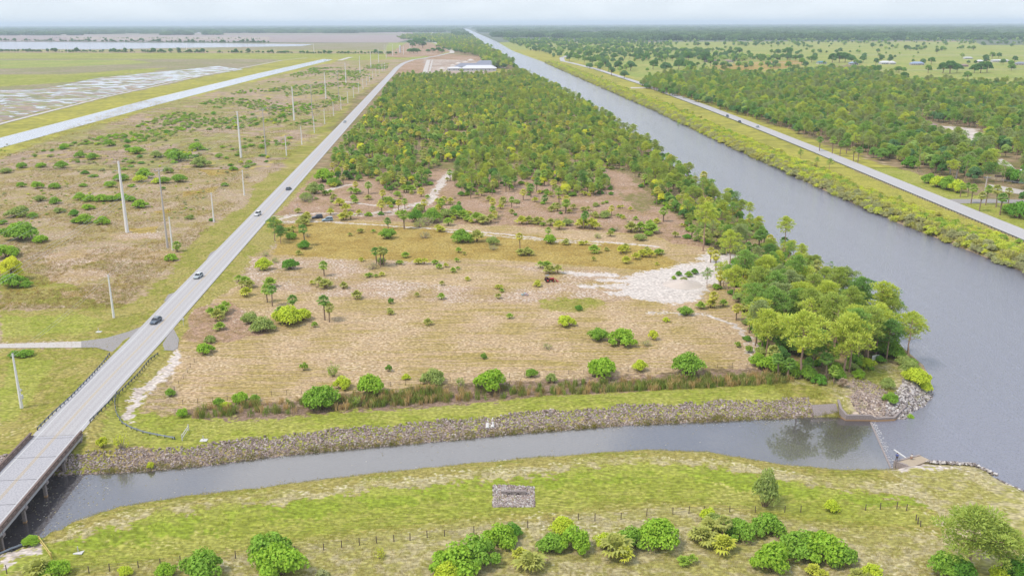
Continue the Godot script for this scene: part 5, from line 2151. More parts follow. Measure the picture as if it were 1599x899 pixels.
func buildings() -> void:
	# farm houses across the canal
	var w: Material = mats.house_white
	house(G(1283, 99.5), 0.2, 17, 10, 3.0, 2.4, w, mats.teal, "house with a teal roof behind a round tree")
	house(G(1333, 101), -0.1, 16, 12, 3.0, 3.0, w, mats.roof_blue, "white house with a pale blue hip roof beside the dense tree clump")
	house(G(1382, 100), 0.15, 20, 12, 3.2, 3.2, w, mats.roof_white, "white roofed farmhouse with a wing, behind a broad shade tree", "farm houses among the pastures", [[10, 8, 12, 10]])
	house(G(1433, 101.5), -0.1, 22, 12, 3.2, 3.4, mats.house_cream, mats.roof_blue, "cream house with blue grey roof and a wing on the pasture edge", "farm houses among the pastures", [[-9, 6, 12, 12]])
	house(G(1562, 97), 0.0, 34, 11, 3.6, 1.8, w, mats.roof_white, "long white barn with a pale flat roof")
	house(G(1512, 92), 0.1, 18, 9, 3.0, 1.8, w, mats.roof_white, "low white shed by the farm lane")
	house(G(1530, 97.5), 0.3, 14, 10, 3.0, 2.6, mats.house_cream, mats.roof_white, "cream house among the farm trees")
	house(G(1594, 101.5), -0.2, 18, 12, 3.0, 3.2, mats.house_cream, mats.roof_slate, "house with a slate grey roof at the end of the farm row")
	house(G(1505, 104), 0.2, 15, 9, 2.8, 2.2, mats.house_tan, mats.roof_brown, "tan house half hidden by dark trees")
	house(G(1110, 96.5), 0.1, 24, 10, 3.0, 2.0, mats.house_cream, mats.roof_brown, "long cream building in front of the dark domed tree")
	house(G(1138, 97), 0.0, 18, 9, 3.0, 2.0, mats.house_white, mats.roof_brown, "white house beside the long cream building")
	house(G(1497, 243), 0.15, 11, 7, 2.8, 1.2, mats.house_cream, mats.roof_white, "cabin with a white metal roof in the pine wood", "cabins in the wood across the canal")
	house(G(1452, 200), 0.4, 9, 6, 2.6, 1.6, mats.house_tan, mats.roof_brown, "brown roofed shed in the pine wood clearing", "cabins in the wood across the canal")
	house(G(1598, 276), 0.1, 7, 6, 2.8, 1.2, mats.house_white, mats.roof_white, "small white building beside the driveway", "cabins in the wood across the canal")
	# far farm sheds
	for p: Array in [[986, 60], [1003, 60.5], [1025, 52.5], [1175, 46.5], [1378, 46.5], [1405, 47], [1440, 46], [1340, 58], [1594, 51], [1590, 53.5], [1100, 50], [905, 47.5]]:
		house(G(p[0], p[1]), rng.randf_range(-0.4, 0.4), 46, 26, 6, 5, w, mats.roof_white, "distant white roofed building among the far woods", "distant white buildings")
	# the school-like block under construction beyond the wood
	var base := G(735, 109)
	var t := thing("building_complex", "low building complex with slate roofs and white canopies beyond the wood", "building", base)
	var put := func(x: float, z: float, w2: float, d2: float, h: float, roof: Material, gable: float) -> void:
		var s := Shape.new()
		s.box(Vector3(x, h * 0.5, z), Vector3(w2, h, d2))
		var wall := part("wall", s.mesh(mats.house_white), t)
		var n := maxi(2, int(w2 / 7.0))
		for k in n:
			var o := part("window", mats.window_mesh, wall)
			o.position = Vector3(x + (k + 0.5 - n * 0.5) * w2 / n, h * 0.5, z + d2 * 0.5 + 0.03)
		s = Shape.new()
		var x0 := x - w2 * 0.5 - 1.0
		var x1 := x + w2 * 0.5 + 1.0
		var z0 := z - d2 * 0.5 - 1.0
		var z1 := z + d2 * 0.5 + 1.0
		var ra := Vector3(x0 + d2 * 0.4, h + gable, z)
		var rb := Vector3(x1 - d2 * 0.4, h + gable, z)
		s.quad(Vector3(x0, h, z0), Vector3(x1, h, z0), rb, ra)
		s.quad(Vector3(x1, h, z1), Vector3(x0, h, z1), ra, rb)
		s.tri(Vector3(x1, h, z0), Vector3(x1, h, z1), rb)
		s.tri(Vector3(x0, h, z1), Vector3(x0, h, z0), ra)
		part("roof", s.mesh(roof), t)
	put.call(6.0, -20.0, 70.0, 26.0, 5.0, mats.roof_slate, 6.0)
	put.call(16.0, 30.0, 60.0, 24.0, 4.5, mats.roof_white, 5.0)
	put.call(24.0, -62.0, 40.0, 28.0, 7.0, mats.roof_slate, 7.0)
	put.call(40.0, -75.0, 44.0, 22.0, 5.0, mats.roof_white, 6.0)
	put.call(-28.0, 20.0, 24.0, 18.0, 4.0, mats.roof_white, 2.5)
	put.call(-20.0, -50.0, 22.0, 20.0, 4.5, mats.roof_slate, 3.5)
	# spoil heaps round the site
	for p: Array in [[690, 107, 7], [707, 102, 6], [716, 99, 8], [727, 97, 7], [760, 102, 7], [772, 104, 6], [715, 120, 6], [722, 122, 5], [735, 94, 9]]:
		single("sand_heap", heap(p[2], p[2] * 0.4, int(p[0])), "pale sand heap on the building site", "sand heap", "sand heaps on the building site").position = G(p[0], p[1])
	var tw := thing("water_tower", "slender white tower rising from the scrub by the far road", "tower", G(624.5, 82))
	var s := Shape.new()
	s.tube(Vector3.ZERO, Vector3(0, 17, 0), 2.6, 2.6, 10)
	part("shaft", s.mesh(mats.roof_white), tw)
	s = Shape.new()
	s.tube(Vector3(0, 17, 0), Vector3(0, 21, 0), 2.8, 0.5, 10)
	part("cap", s.mesh(mats.roof_white), tw)
	# the mound of spoil on the white sand
	var mound := single("spoil_mound", heap(7.0, 1.9, 3, lin(230, 216, 204)), "weedy mound of spoil on the white sand", "mound")
	mound.position = G(1066, 444)
	var logs := thing("log_pile", "small stack of cut logs at the edge of the dirt track", "log pile", G(1563, 276))
	for k in 5:
		s = Shape.new()
		s.tube(Vector3(-3, 0.3 + 0.5 * (k / 3), (k % 3) * 0.6), Vector3(3, 0.3 + 0.5 * (k / 3), (k % 3) * 0.6), 0.28, 0.25, 8)
		part("log", s.mesh(mats.fence_wood), logs)


func heap(rad: float, tall: float, sd: int, col := Color(-1, 0, 0)) -> Mesh:
	var r := RandomNumberGenerator.new()
	r.seed = sd
	var c := lin(236, 228, 222) if col.r < 0.0 else col
	var s := Shape.new()
	var n := 14
	for j in 5:
		for k in n:
			var u := j / 4.0
			var a := TAU * k / n
			s.v.append(Vector3(cos(a) * rad * u, tall * (1.0 - u) * r.randf_range(0.8, 1.1) - 0.15, sin(a) * rad * u * r.randf_range(0.75, 0.95)) * (1.0 if j < 4 else r.randf_range(0.92, 1.1)))
			s.c.append(jitter(c, r, 0.08))
	for j in 4:
		for k in n:
			var m := (k + 1) % n
			for q: int in [j * n + k, (j + 1) * n + k, (j + 1) * n + m, j * n + k, (j + 1) * n + m, j * n + m]:
				s.i.append(q)
	return s.mesh(mats.stone_white, true)


func species() -> void:
	landmarks()
	var g := 0.72
	kind("pine_tree", [make_pine(1, 13.0, 3.9, 32), make_pine(2, 14.5, 3.6, 30, 0.5), make_pine(3, 12.0, 4.2, 34, 0.42), make_pine(4, 16.0, 3.6, 26, 0.58), make_pine(5, 12.5, 3.3, 20, 0.5, 50), make_pine(6, 12.0, 4.4, 24, 0.4, 100), make_pine(7, 13.0, 3.0, 12, 0.5, 26)], "tree", "pine_wood", "slash pines of the woods along and across the canal", [
		["olive green", lin(140, 156, 76, g)], ["yellow green", lin(164, 176, 78, g)], ["mid green", lin(122, 152, 76, g)], ["grey green", lin(134, 148, 100, g)], ["deep green", lin(100, 134, 70, g)]])
	kind("cabbage_palm", [make_palm(11, 2.4, 32, 6), make_palm(12, 4.0, 34, 9), make_palm(13, 5.8, 34, 10), make_palm(14, 4.6, 28, 16)], "palm", "palm_thicket", "cabbage palms massed in the woods", [
		["green", lin(132, 156, 68, g)], ["yellowing", lin(170, 168, 78, g)], ["deep green", lin(106, 138, 64, g)], ["olive", lin(150, 154, 86, g)]])
	kind("young_palm", [make_palmetto(21, 1, 20), make_palmetto(22, 1, 24), make_palmetto(23, 4, 13)], "palm", "palmetto_cover", "saw palmettos under the trees", [
		["green", lin(132, 156, 60, g)], ["yellow green", lin(164, 168, 66, g)], ["olive", lin(148, 152, 80, g)]])
	kind("broadleaf_tree", [make_broadleaf(31, 9.0, 4.2, 16, 3600), make_broadleaf(32, 10.5, 4.0, 15, 3400), make_broadleaf(33, 8.0, 4.6, 18, 3800)], "tree", "broadleaf_wood", "rounded broadleaf trees of the woods and pastures", [
		["green", lin(116, 150, 72, g)], ["deep green", lin(90, 128, 66, g)], ["blue green", lin(98, 132, 88, g)], ["pale green", lin(150, 172, 100, g)], ["bright yellow", lin(190, 194, 68, g)]])
	kind("bush", [make_shrub(41, 15, 2600, 0.14), make_shrub(42, 17, 2800, 0.13, 0.85), make_shrub(43, 13, 2400, 0.145, 0.65), make_shrub(44, 19, 2900, 0.12, 0.95), make_shrub(45, 11, 2000, 0.15, 0.8)], "bush", "bush_cover", "bushes filling the gaps in the scrub and woods", [
		["bright green", lin(134, 166, 56, g)], ["fresh green", lin(122, 156, 60, g)], ["yellow green", lin(172, 186, 62, g)], ["deep green", lin(100, 144, 54, g)], ["dull green", lin(140, 156, 90, g)]])
	kind("small_shrub", [make_shrub(51, 8, 700, 0.24), make_shrub(52, 9, 760, 0.22, 0.9), make_twiggy(53, 22, 420)], "shrub", "low_scrub", "low shrubs dotted over the dry fields", [
		["green", lin(138, 162, 70, g)], ["yellow green", lin(178, 186, 66, g)], ["grey green", lin(150, 156, 112, g)], ["deep green", lin(110, 144, 62, g)]])
	kind("bare_shrub", [make_twiggy(61, 34, 200), make_twiggy(62, 28, 380)], "shrub", "bare_scrub", "grey half bare shrubs", [["greyish", lin(160, 156, 120, g)], ["dull green", lin(152, 164, 94, g)]])
	kind("bank_shrub", [make_shrub(71, 12, 1500, 0.17, 0.95), make_shrub(72, 11, 1300, 0.18, 0.85), make_twiggy(73, 40, 900)], "shrub", "bank_scrub", "willowy shrubs crowding the far canal bank", [
		["yellow green", lin(174, 184, 78, g)], ["grey green", lin(154, 158, 116, g)], ["green", lin(138, 164, 70, g)], ["olive", lin(164, 166, 90, g)]])


func shrub(px: float, py: float, r: float, tint: int, where: String, group: String, tall := 1.0, called := "bush") -> void:
	var size := 1.22 * r / per_metre(py)
	var at := G(px, py)
	at.y = land(at.x, at.z) - 0.05
	tall *= 1.12
	var big := "large" if size > 4.2 else ("small" if size < 1.9 else "rounded")
	plant(called, at, size, tint, "%s %%tint %s %s" % [big, called.replace("_", " ").replace("small ", ""), where], group, tall)


func palm(px: float, py: float, h: float, tint: int, where: String, group: String) -> void:
	var tall := h / (per_metre(py) * 0.96)
	var at := G(px, py)
	at.y = land(at.x, at.z) - 0.05
	var v := 0 if tall < 4.2 else (1 if tall < 6.2 else 2)
	if tall > 5.0 and rng.randf() < 0.3:
		v = 3
	var full: float = [3.7, 5.3, 7.1, 5.9][v]
	plant("cabbage_palm", at, tall / full, tint, "%s %%tint cabbage palm %s" % ["tall" if tall > 6.0 else "short", where], group, 1.0, v)


func young(px: float, py: float, r: float, tint: int, where: String, group := "young palms on the plot") -> void:
	var size := 1.2 * r / per_metre(py)
	var at := G(px, py)
	at.y = land(at.x, at.z) - 0.03
	plant("young_palm", at, size, tint, "%s %%tint trunkless palm %s" % ["low" if size < 1.6 else "wide", where], group)


func tree(called: String, px: float, py: float, h: float, tint: int, where: String, group: String, variant := -1, wide := 1.0) -> void:
	var tall := h / (per_metre(py) * 0.96)
	var at := G(px, py)
	at.y = land(at.x, at.z) - 0.1
	var full := 13.6 if called == "pine_tree" else 9.0
	plant(called, at, tall / full * wide, tint, "%s %%tint %s %s" % ["tall" if tall > 13.0 else ("small" if tall < 6.0 else "mid sized"), called.replace("_", " "), where], group, 1.0 / wide, variant)


func foreground_plants() -> void:
	var g := "bushes on the pale grass south of the channel"
	for p: Array in [[420, 868, 31, 1], [437, 896, 37, 0], [715, 892, 38, 0], [742, 880, 34, 1], [782, 850, 27, 0], [800, 838, 16, 3], [862, 858, 24, 1], [898, 858, 26, 0], [880, 832, 20, 2], [985, 850, 24, 1], [1030, 850, 30, 0], [945, 852, 16, 2], [1152, 838, 26, 1], [1118, 826, 20, 4], [1199, 832, 26, 1], [1204, 888, 30, 0], [1250, 866, 30, 1], [1282, 872, 36, 0], [1312, 880, 24, 1], [1362, 905, 22, 2], [1478, 896, 28, 1], [1500, 905, 26, 3], [1590, 905, 30, 3], [1560, 908, 20, 2], [86, 896, 22, 0], [318, 900, 30, 1], [195, 896, 12, 2], [258, 898, 16, 0], [1105, 812, 14, 2], [700, 905, 22, 2]]:
		shrub(p[0], p[1], p[2], p[3], "near the dark fence posts", g, rng.randf_range(0.9, 1.1))
	shrub(1298, 795, 12, 2, "alone beside the broken wooden fence", g)
	shrub(592, 872, 8, 1, "alone on the pale grass below the swale", g, 1.8, "small_shrub")
	shrub(50, 852, 13, 0, "beside the short guardrail at the water", g, 0.8)
	shrub(505, 902, 12, 2, "on the pale grass below the swale", g, 1.0, "small_shrub")
	var pg := "palms among the foreground bushes"
	for p: Array in [[828, 890, 22, 2], [812, 872, 14, 1], [962, 868, 26, 2], [975, 876, 18, 1], [1130, 862, 22, 1], [1110, 848, 20, 2], [1073, 884, 11, 0], [62, 898, 24, 2], [1270, 900, 12, 1], [1340, 910, 14, 2]]:
		young(p[0], p[1], p[2], p[3], "among the bushes by the dark fence posts", pg)
	palm(1128, 842, 40, 3, "rising from the bushes by the dark fence posts", pg)
	shrub(1194, 787, 20, 4, "with upright twigs beside the dark fence posts", g, 2.1)
	tree("pine_tree", 1512, 897, 124, 0, "with a spreading crown over dense bushes", "pines on the south land", 5, 1.35)
	tree("pine_tree", 1562, 905, 96, 0, "leaning beside the spreading pine", "pines on the south land", 5, 1.2)


func field_plants() -> void:
	var g := "bushes by the ditch of the mown field"
	for p: Array in [[500, 631, 26, 1], [579, 613, 22, 0], [535, 606, 13, 2], [677, 598, 17, 4], [766, 606, 24, 0], [940, 586, 22, 0], [1073, 582, 21, 1], [1000, 579, 12, 2], [830, 588, 9, 1], [861, 595, 9, 4], [634, 592, 7, 2]]:
		shrub(p[0], p[1], p[2], p[3], "beside the brushy ditch", g, rng.randf_range(1.0, 1.2))
	var f := "bushes on the mown field"
	for p: Array in [[884, 509, 13, 2], [935, 531, 15, 1], [972, 537, 20, 0], [1071, 492, 11, 1], [904, 484, 6, 3], [450, 506, 22, 2], [470, 500, 16, 2], [410, 517, 18, 4], [392, 505, 14, 4], [320, 552, 13, 0], [328, 534, 9, 4], [265, 618, 8, 1], [284, 650, 10, 0], [340, 632, 8, 1], [375, 628, 14, 0], [352, 636, 8, 2], [398, 627, 8, 1], [1040, 502, 6, 2]]:
		shrub(p[0], p[1], p[2], p[3], "on the mown straw field", f)
	for p: Array in [[475, 578, 7, 0], [521, 587, 10, 0], [607, 580, 6, 3], [491, 511, 5, 0], [755, 560, 5, 3], [610, 474, 5, 3], [718, 603, 7, 0], [1020, 530, 8, 1], [1152, 542, 5, 0], [1169, 550, 6, 0], [560, 628, 8, 0], [160, 698, 9, 1], [190, 700, 12, 1], [233, 715, 6, 1]]:
		shrub(p[0], p[1], p[2], p[3], "as a lone sapling on the open field", "saplings on the mown field", 1.5, "small_shrub")
	var yw := "standing apart on the open plot"
	for p: Array in [[466, 398, 6], [564, 408, 5], [633, 402, 7], [654, 413, 7], [622, 413, 5], [574, 432, 5], [587, 433, 4], [596, 431, 5], [677, 412, 5], [686, 419, 6], [696, 417, 5], [707, 425, 6], [715, 421, 4], [713, 409, 5], [716, 394, 6], [725, 398, 4], [546, 368, 4], [561, 363, 5], [583, 363, 4], [690, 361, 7], [540, 344, 9], [465, 333, 6], [480, 346, 9], [470, 352, 8], [556, 302, 7], [530, 321, 9], [540, 330, 9], [555, 317, 6], [421, 448, 12], [487, 444, 5], [510, 448, 11], [536, 450, 8], [730, 438, 5], [690, 445, 5], [777, 451, 5], [818, 399, 8], [829, 398, 8], [886, 382, 6], [910, 383, 5], [928, 395, 10], [947, 392, 5], [969, 394, 9], [977, 389, 7], [927, 407, 5], [978, 411, 9], [993, 405, 8], [1005, 402, 9], [1015, 396, 7], [1026, 397, 7], [1026, 414, 4], [850, 417, 8], [860, 428, 10], [842, 447, 6], [557, 466, 10], [651, 463, 5], [689, 467, 7], [778, 466, 6], [783, 456, 5], [668, 507, 8], [612, 490, 6], [340, 500, 14], [352, 490, 12], [330, 493, 10], [343, 515, 10], [384, 462, 11], [386, 448, 9], [382, 440, 8], [1094, 482, 9], [1110, 480, 10], [1130, 478, 8], [826, 349, 9], [838, 350, 9], [815, 350, 10], [860, 352, 8], [873, 358, 10], [985, 362, 12], [1000, 361, 11], [1022, 363, 12], [911, 357, 12], [930, 358, 9], [953, 369, 7], [745, 377, 13], [760, 350, 10], [745, 347, 12], [700, 352, 9], [720, 340, 10], [455, 365, 8], [620, 338, 7], [600, 318, 8], [575, 312, 6], [640, 300, 9], [516, 335, 7], [432, 352, 8], [796, 497, 6]]:
		young(p[0], p[1], p[2], rng.randi() % 3, yw)
	var pg := "cabbage palms on the open plot"
	for p: Array in [[476, 384, 33, 2], [506, 431, 23, 0], [588, 416, 30, 2], [594, 417, 32, 3], [599, 415, 28, 2], [606, 358, 18, 2], [540, 344, 16, 1], [622, 334, 22, 1], [631, 358, 30, 0], [663, 333, 22, 1], [556, 301, 17, 1], [597, 321, 24, 1], [425, 478, 32, 2], [417, 472, 28, 0], [457, 486, 26, 2], [440, 500, 22, 0], [507, 500, 40, 2], [514, 503, 30, 3], [812, 391, 27, 1], [856, 372, 17, 0], [817, 313, 17, 1], [838, 300, 22, 2], [955, 337, 16, 1], [1036, 346, 22, 0], [911, 358, 24, 2], [1113, 481, 26, 1], [850, 290, 24, 0], [873, 320, 26, 0], [884, 330, 24, 1], [735, 310, 24, 0], [790, 300, 26, 2], [770, 332, 22, 1], [690, 330, 20, 0], [276, 393, 16, 0], [632, 326, 16, 0], [480, 345, 14, 1]]:
		palm(p[0], p[1], p[2], p[3], "on the open plot", pg)
	for p: Array in [[605, 372, 12, 1], [476, 388, 9, 3], [470, 386, 7, 4], [720, 378, 14, 1], [732, 378, 9, 0], [770, 382, 10, 4], [858, 380, 11, 0], [650, 346, 13, 3], [674, 347, 15, 1], [505, 284, 16, 0], [490, 302, 12, 4], [520, 290, 10, 1], [655, 330, 9, 0], [455, 373, 9, 1], [700, 340, 12, 4], [715, 335, 12, 3], [411, 421, 13, 2], [453, 420, 13, 3], [595, 412, 8, 4], [478, 312, 10, 4], [1075, 432, 6, 1], [1085, 428, 6, 3], [1060, 430, 5, 3], [1068, 438, 5, 4], [1052, 436, 4, 0], [945, 340, 9, 4], [886, 352, 8, 4], [1000, 375, 9, 4]]:
		shrub(p[0], p[1], p[2], p[3], "between the palms of the open plot", "bushes between the palms")
	for p: Array in [[663, 372, 8], [582, 420, 8], [770, 390, 7], [855, 545, 8], [870, 350, 7], [480, 370, 5], [430, 410, 6], [415, 400, 6], [478, 315, 8], [934, 372, 6], [1010, 540, 8], [665, 352, 12], [655, 355, 9]]:
		shrub(p[0], p[1], p[2], rng.randi() % 2, "on the open plot", "bare shrubs on the plot", 1.0, "bare_shrub")
	tree("pine_tree", 429, 376, 40, 4, "by the entrance of the sandy track", "pines on the open plot", 4, 1.2)
	tree("pine_tree", 438, 380, 30, 4, "by the entrance of the sandy track", "pines on the open plot", 2, 1.1)
	# reeds and rank grass in the ditch, countless
	var reeds := [make_reed(1, 26, 2.0, 0.8), make_reed(2, 30, 1.6, 0.9)]
	for v in 2:
		var places := []
		var cols := []
		for k in 700:
			var px := rng.randf_range(300, 1240)
			var thick := smoothstep(860.0, 960.0, px) + 0.75 * smoothstep(520.0, 580.0, px) * smoothstep(720.0, 660.0, px) + 0.2
			if rng.randf() > thick:
				continue
			var py := lerpf(640, 585, (px - 300.0) / 940.0) + rng.randf_range(-2.0, 13.0) - 6.0 * sin((px - 300.0) / 940.0 * PI)
			var at := G(px, py)
			at.y = land(at.x, at.z)
			places.append(Transform3D(Basis(Vector3.UP, rng.randf() * TAU).scaled(Vector3.ONE * rng.randf_range(0.6, 1.1)), at))
			cols.append(jitter([lin(134, 156, 74, 1.15), lin(196, 172, 128, 1.15), lin(150, 158, 92, 1.15)][rng.randi() % 3], rng, 0.2))
		var o := stuff_copies("reeds", reeds[v], places, cols)
		o.set_meta("label", ["tall reeds along the brushy ditch", "shorter reeds along the brushy ditch"][v])
		o.set_meta("category", "reeds")
	# weeds along the foot of the riprap and on the shores
	var weed := make_reed(5, 18, 0.5, 0.5)
	var places := []
	var cols := []
	for k in 2600:
		var x := rng.randf_range(-80.0, 74.0)
		var north := rng.randf() < 0.7
		var z := (table(north_x, north_z, x) - absf(rng.randfn(0.3, 0.7))) if north else (table(south_x, south_z, x) + absf(rng.randfn(0.2, 0.5)))
		if sin(x * 0.45) + sin(x * 0.17 + 1.0) + rng.randf_range(-1.6, 1.6) < (-0.6 if north else 0.5):
			continue
		places.append(Transform3D(Basis(Vector3.UP, rng.randf() * TAU).scaled(Vector3.ONE * rng.randf_range(0.6, 1.4)), Vector3(x, land(x, z), z)))
		cols.append(jitter([lin(150, 156, 70, 1.2), lin(126, 130, 62, 1.2), lin(172, 160, 90, 1.2)][rng.randi() % 3], rng, 0.25))
	for k in 160:
		var at := G(rng.randf_range(1195, 1460), rng.randf_range(575, 640))
		if land(at.x, at.z) > -1.8:
			at.y = land(at.x, at.z)
			places.append(Transform3D(Basis(Vector3.UP, rng.randf() * TAU).scaled(Vector3.ONE * rng.randf_range(0.8, 2.4)), at))
			cols.append(jitter(lin(160, 164, 80, 1.2), rng, 0.25))
	var o := stuff_copies("weeds", weed, places, cols)
	o.set_meta("label", "weeds growing along the waterline of the channel")
	o.set_meta("category", "weeds")


func world_poly(px: Array) -> PackedVector2Array:
	var out := PackedVector2Array()
	for p: Array in px:
		var g := G(p[0], p[1])
		out.append(Vector2(g.x, g.z))
	return out


func spots(poly: PackedVector2Array, step: float) -> Array:
	# places spread over a field like trees that keep their distance
	var lo := Vector2(1e9, 1e9)
	var hi := -lo
	for p in poly:
		lo = lo.min(p)
		hi = hi.max(p)
	var out := []
	var y := lo.y
	while y < hi.y:
		var x := lo.x
		while x < hi.x:
			var p := Vector2(x + rng.randf() * step, y + rng.randf() * step)
			if Geometry2D.is_point_in_polygon(p, poly):
				out.append(p)
			x += step
		y += step
	return out


func woods() -> void:
	var f := FastNoiseLite.new()
	f.seed = 9
	f.frequency = 0.012
	# the wood between the road and the canal
	var poly := world_poly([[578, 158], [608, 122], [660, 119], [720, 120], [775, 119]])
	for d: float in [1560.0, 1283.0, 1000.0, 800.0, 625.0, 440.0, 330.0, 260.0, 222.0, 205.0]:
		poly.append(Vector2(table(bank_d, west_x, d) - 3.5, -d))
	for p: Array in [[1405, 572], [1370, 562], [1330, 584], [1260, 582], [1190, 560], [1165, 510], [1135, 470], [1115, 450], [1150, 420], [1120, 395], [1085, 380], [1060, 345], [1015, 312], [985, 300], [940, 305], [885, 312], [850, 300], [825, 290], [790, 294], [765, 306], [722, 308], [692, 298], [670, 290], [640, 295], [600, 298], [545, 294], [508, 284], [520, 250], [550, 210], [570, 178]]:
		var q := G(p[0], p[1])
		poly.append(Vector2(q.x, q.z))
	var open := world_poly([[936, 262], [975, 268], [1015, 300], [985, 308], [945, 288]])
	var gap := world_poly([[672, 262], [700, 255], [716, 262], [694, 294], [670, 302]])
	for p: Vector2 in spots(poly, 4.9):
		if Geometry2D.is_point_in_polygon(p, open) or Geometry2D.is_point_in_polygon(p, gap):
			continue
		var n := f.get_noise_2d(p.x, p.y)
		var d := -p.y
		if d > 300.0 and f.get_noise_2d(p.x * 2.4 + 300.0, p.y * 1.6) < (-0.08 if p.x < 10.0 else -0.2) and rng.randf() < 0.8:
			continue
		if d > 640.0 and absf(p.x - road_x(p.y)) < 14.0:
			continue
		var bankside := table(bank_d, west_x, d) - p.x < 26.0
		var tip := d < 262.0
		var at := Vector3(p.x, land(p.x, p.y) - 0.1 if d < 500.0 else -0.1, p.y)
		var lone := smoothstep(260.0, 420.0, d)
		var u := rng.randf()
		var where := "on the wooded point beside the weir" if tip else ("on the canal edge of the wood" if bankside else ("in the palm thicket by the county road" if p.x < -50.0 and d < 560.0 else "in the wood between road and canal"))
		var grp := "trees of the wood between road and canal"
		var pine_share := 0.56 + n * 0.5 + (0.2 if bankside else 0.0) - 0.06
		if p.x < -30.0 and d < 800.0:
			pine_share -= 0.4
		var bright := rng.randf()
		if u < pine_share:
			var size := rng.randf_range(0.36, 0.66) * (1.3 if rng.randf() < 0.12 else 1.0)
			if tip:
				size = rng.randf_range(0.65, 1.0)
			var tint := 1 if bright < (0.3 if d < 330.0 else 0.16) else (0 if bright < 0.62 else (2 if bright < 0.86 else (3 if bright < 0.94 else 4)))
			plant("pine_tree", at, size, tint, "%%tint pine tree %s" % where, grp)
		elif u < pine_share + 0.30 or (p.x < -30.0 and d < 800.0 and u < 0.74):
			plant("cabbage_palm", at, rng.randf_range(0.85, 1.3), [0, 0, 2, 3, 3, 1][rng.randi() % 6], "%%tint cabbage palm %s" % where, grp, 1.0, [0, 1, 1, 2, 3][rng.randi() % 5])
		else:
			plant("broadleaf_tree", at, rng.randf_range(0.42, 0.72), [0, 0, 1, 3, 4][rng.randi() % 5], "%%tint broadleaf tree %s" % where, grp)
		# undergrowth
		if rng.randf() < 0.45 * (1.0 - lone) + 0.4:
			var q := at + Vector3(rng.randf_range(-2.5, 2.5), 0, rng.randf_range(-2.5, 2.5))
			plant("bush", q, rng.randf_range(1.2, 2.4), [0, 1, 3, 3, 4][rng.randi() % 5], "%%tint undergrowth bush %s" % where, "")
		elif rng.randf() < 0.3:
			plant("young_palm", at + Vector3(rng.randf_range(-2.5, 2.5), 0.05, rng.randf_range(-2.5, 2.5)), rng.randf_range(1.1, 1.9), rng.randi() % 3, "%%tint palmetto %s" % where, "")
	# the thinning edge of the wood
	for p: Vector2 in spots(world_poly([[500, 282], [600, 290], [700, 288], [800, 288], [930, 300], [1020, 345], [1060, 372], [960, 366], [860, 358], [740, 352], [620, 346], [520, 330], [470, 330]]), 5.5):
		if f.get_noise_2d(p.x * 3.0, p.y * 3.0 + 700.0) < 0.04 or rng.randf() < 0.3:
			continue
		var at := Vector3(p.x, -0.05, p.y)
		var u := rng.randf()
		if u < 0.34:
			plant("young_palm", at, rng.randf_range(1.3, 2.3), rng.randi() % 3, "%tint trunkless palm on the brown ground before the wood", "young palms on the plot")
		elif u < 0.58:
			plant("cabbage_palm", at, rng.randf_range(0.9, 1.25), rng.randi() % 4, "%tint cabbage palm on the brown ground before the wood", "cabbage palms on the open plot", 1.0, rng.randi() % 2)
		elif u < 0.86:
			plant("bush", at, rng.randf_range(1.0, 2.2), [0, 1, 3, 4][rng.randi() % 4], "%tint bush on the brown ground before the wood", "bushes between the palms")
		else:
			plant("bare_shrub", at, rng.randf_range(0.9, 1.7), rng.randi() % 2, "%tint bare shrub on the brown ground before the wood", "bare shrubs on the plot")
	# trees that stand out at its edges
	var e := "pines at the edge of the wood"
	for p: Array in [[1384, 505, 78, 4, 4, "standing clear on the point over the water"], [1250, 590, 106, 1, 0, "with a domed crown on the wooded point"], [1318, 588, 108, 1, 2, "with a domed crown beside the dead fronds"], [1295, 545, 80, 0, 1, "behind the domed pines of the point"], [1146, 335, 38, 4, 4, "poking above the bank beside the red shrub"], [1098, 392, 62, 1, 3, "at the corner of the white sand"], [1139, 432, 60, 1, 3, "in the white sand clearing"], [1130, 446, 42, 1, 4, "in the white sand clearing"], [1104, 450, 34, 2, 4, "in the white sand clearing"]]:
		tree("pine_tree", p[0], p[1], p[2], p[3], p[5], e, p[4])
	for p: Array in [[1118, 422, 30, 1], [1110, 410, 24, 1], [1165, 455, 34, 1], [1180, 460, 36, 1], [1223, 392, 22, 2], [1215, 590, 40, 2], [1230, 592, 34, 2], [1290, 594, 44, 2], [1340, 560, 48, 3], [1352, 556, 44, 0], [1170, 520, 30, 2], [1180, 540, 34, 2], [1205, 575, 36, 3], [1262, 588, 30, 2], [1302, 600, 30, 0], [1150, 500, 26, 1]]:
		palm(p[0], p[1], p[2], p[3], "at the edge of the wooded point", "palms at the edge of the wood")
	for p: Array in [[1205, 578, 20, 0], [1185, 572, 14, 0], [1238, 586, 16, 0], [1262, 592, 14, 1], [1310, 592, 12, 1], [1335, 570, 16, 1], [1354, 574, 12, 2], [1385, 552, 22, 1], [1374, 535, 20, 1], [1398, 560, 14, 1], [1340, 590, 10, 0], [1280, 598, 12, 3], [1430, 598, 18, 2], [1442, 590, 14, 2], [1420, 585, 16, 4], [1392, 624, 12, 1], [1386, 606, 12, 4], [1410, 570, 12, 4], [1446, 600, 12, 2], [1425, 635, 6, 0], [1360, 690, 0.1, 0], [1190, 500, 16, 2], [1175, 470, 18, 2]]:
		if p[2] > 1.0:
			shrub(p[0], p[1], p[2], p[3], "on the wooded point by the weir", "bushes on the wooded point")
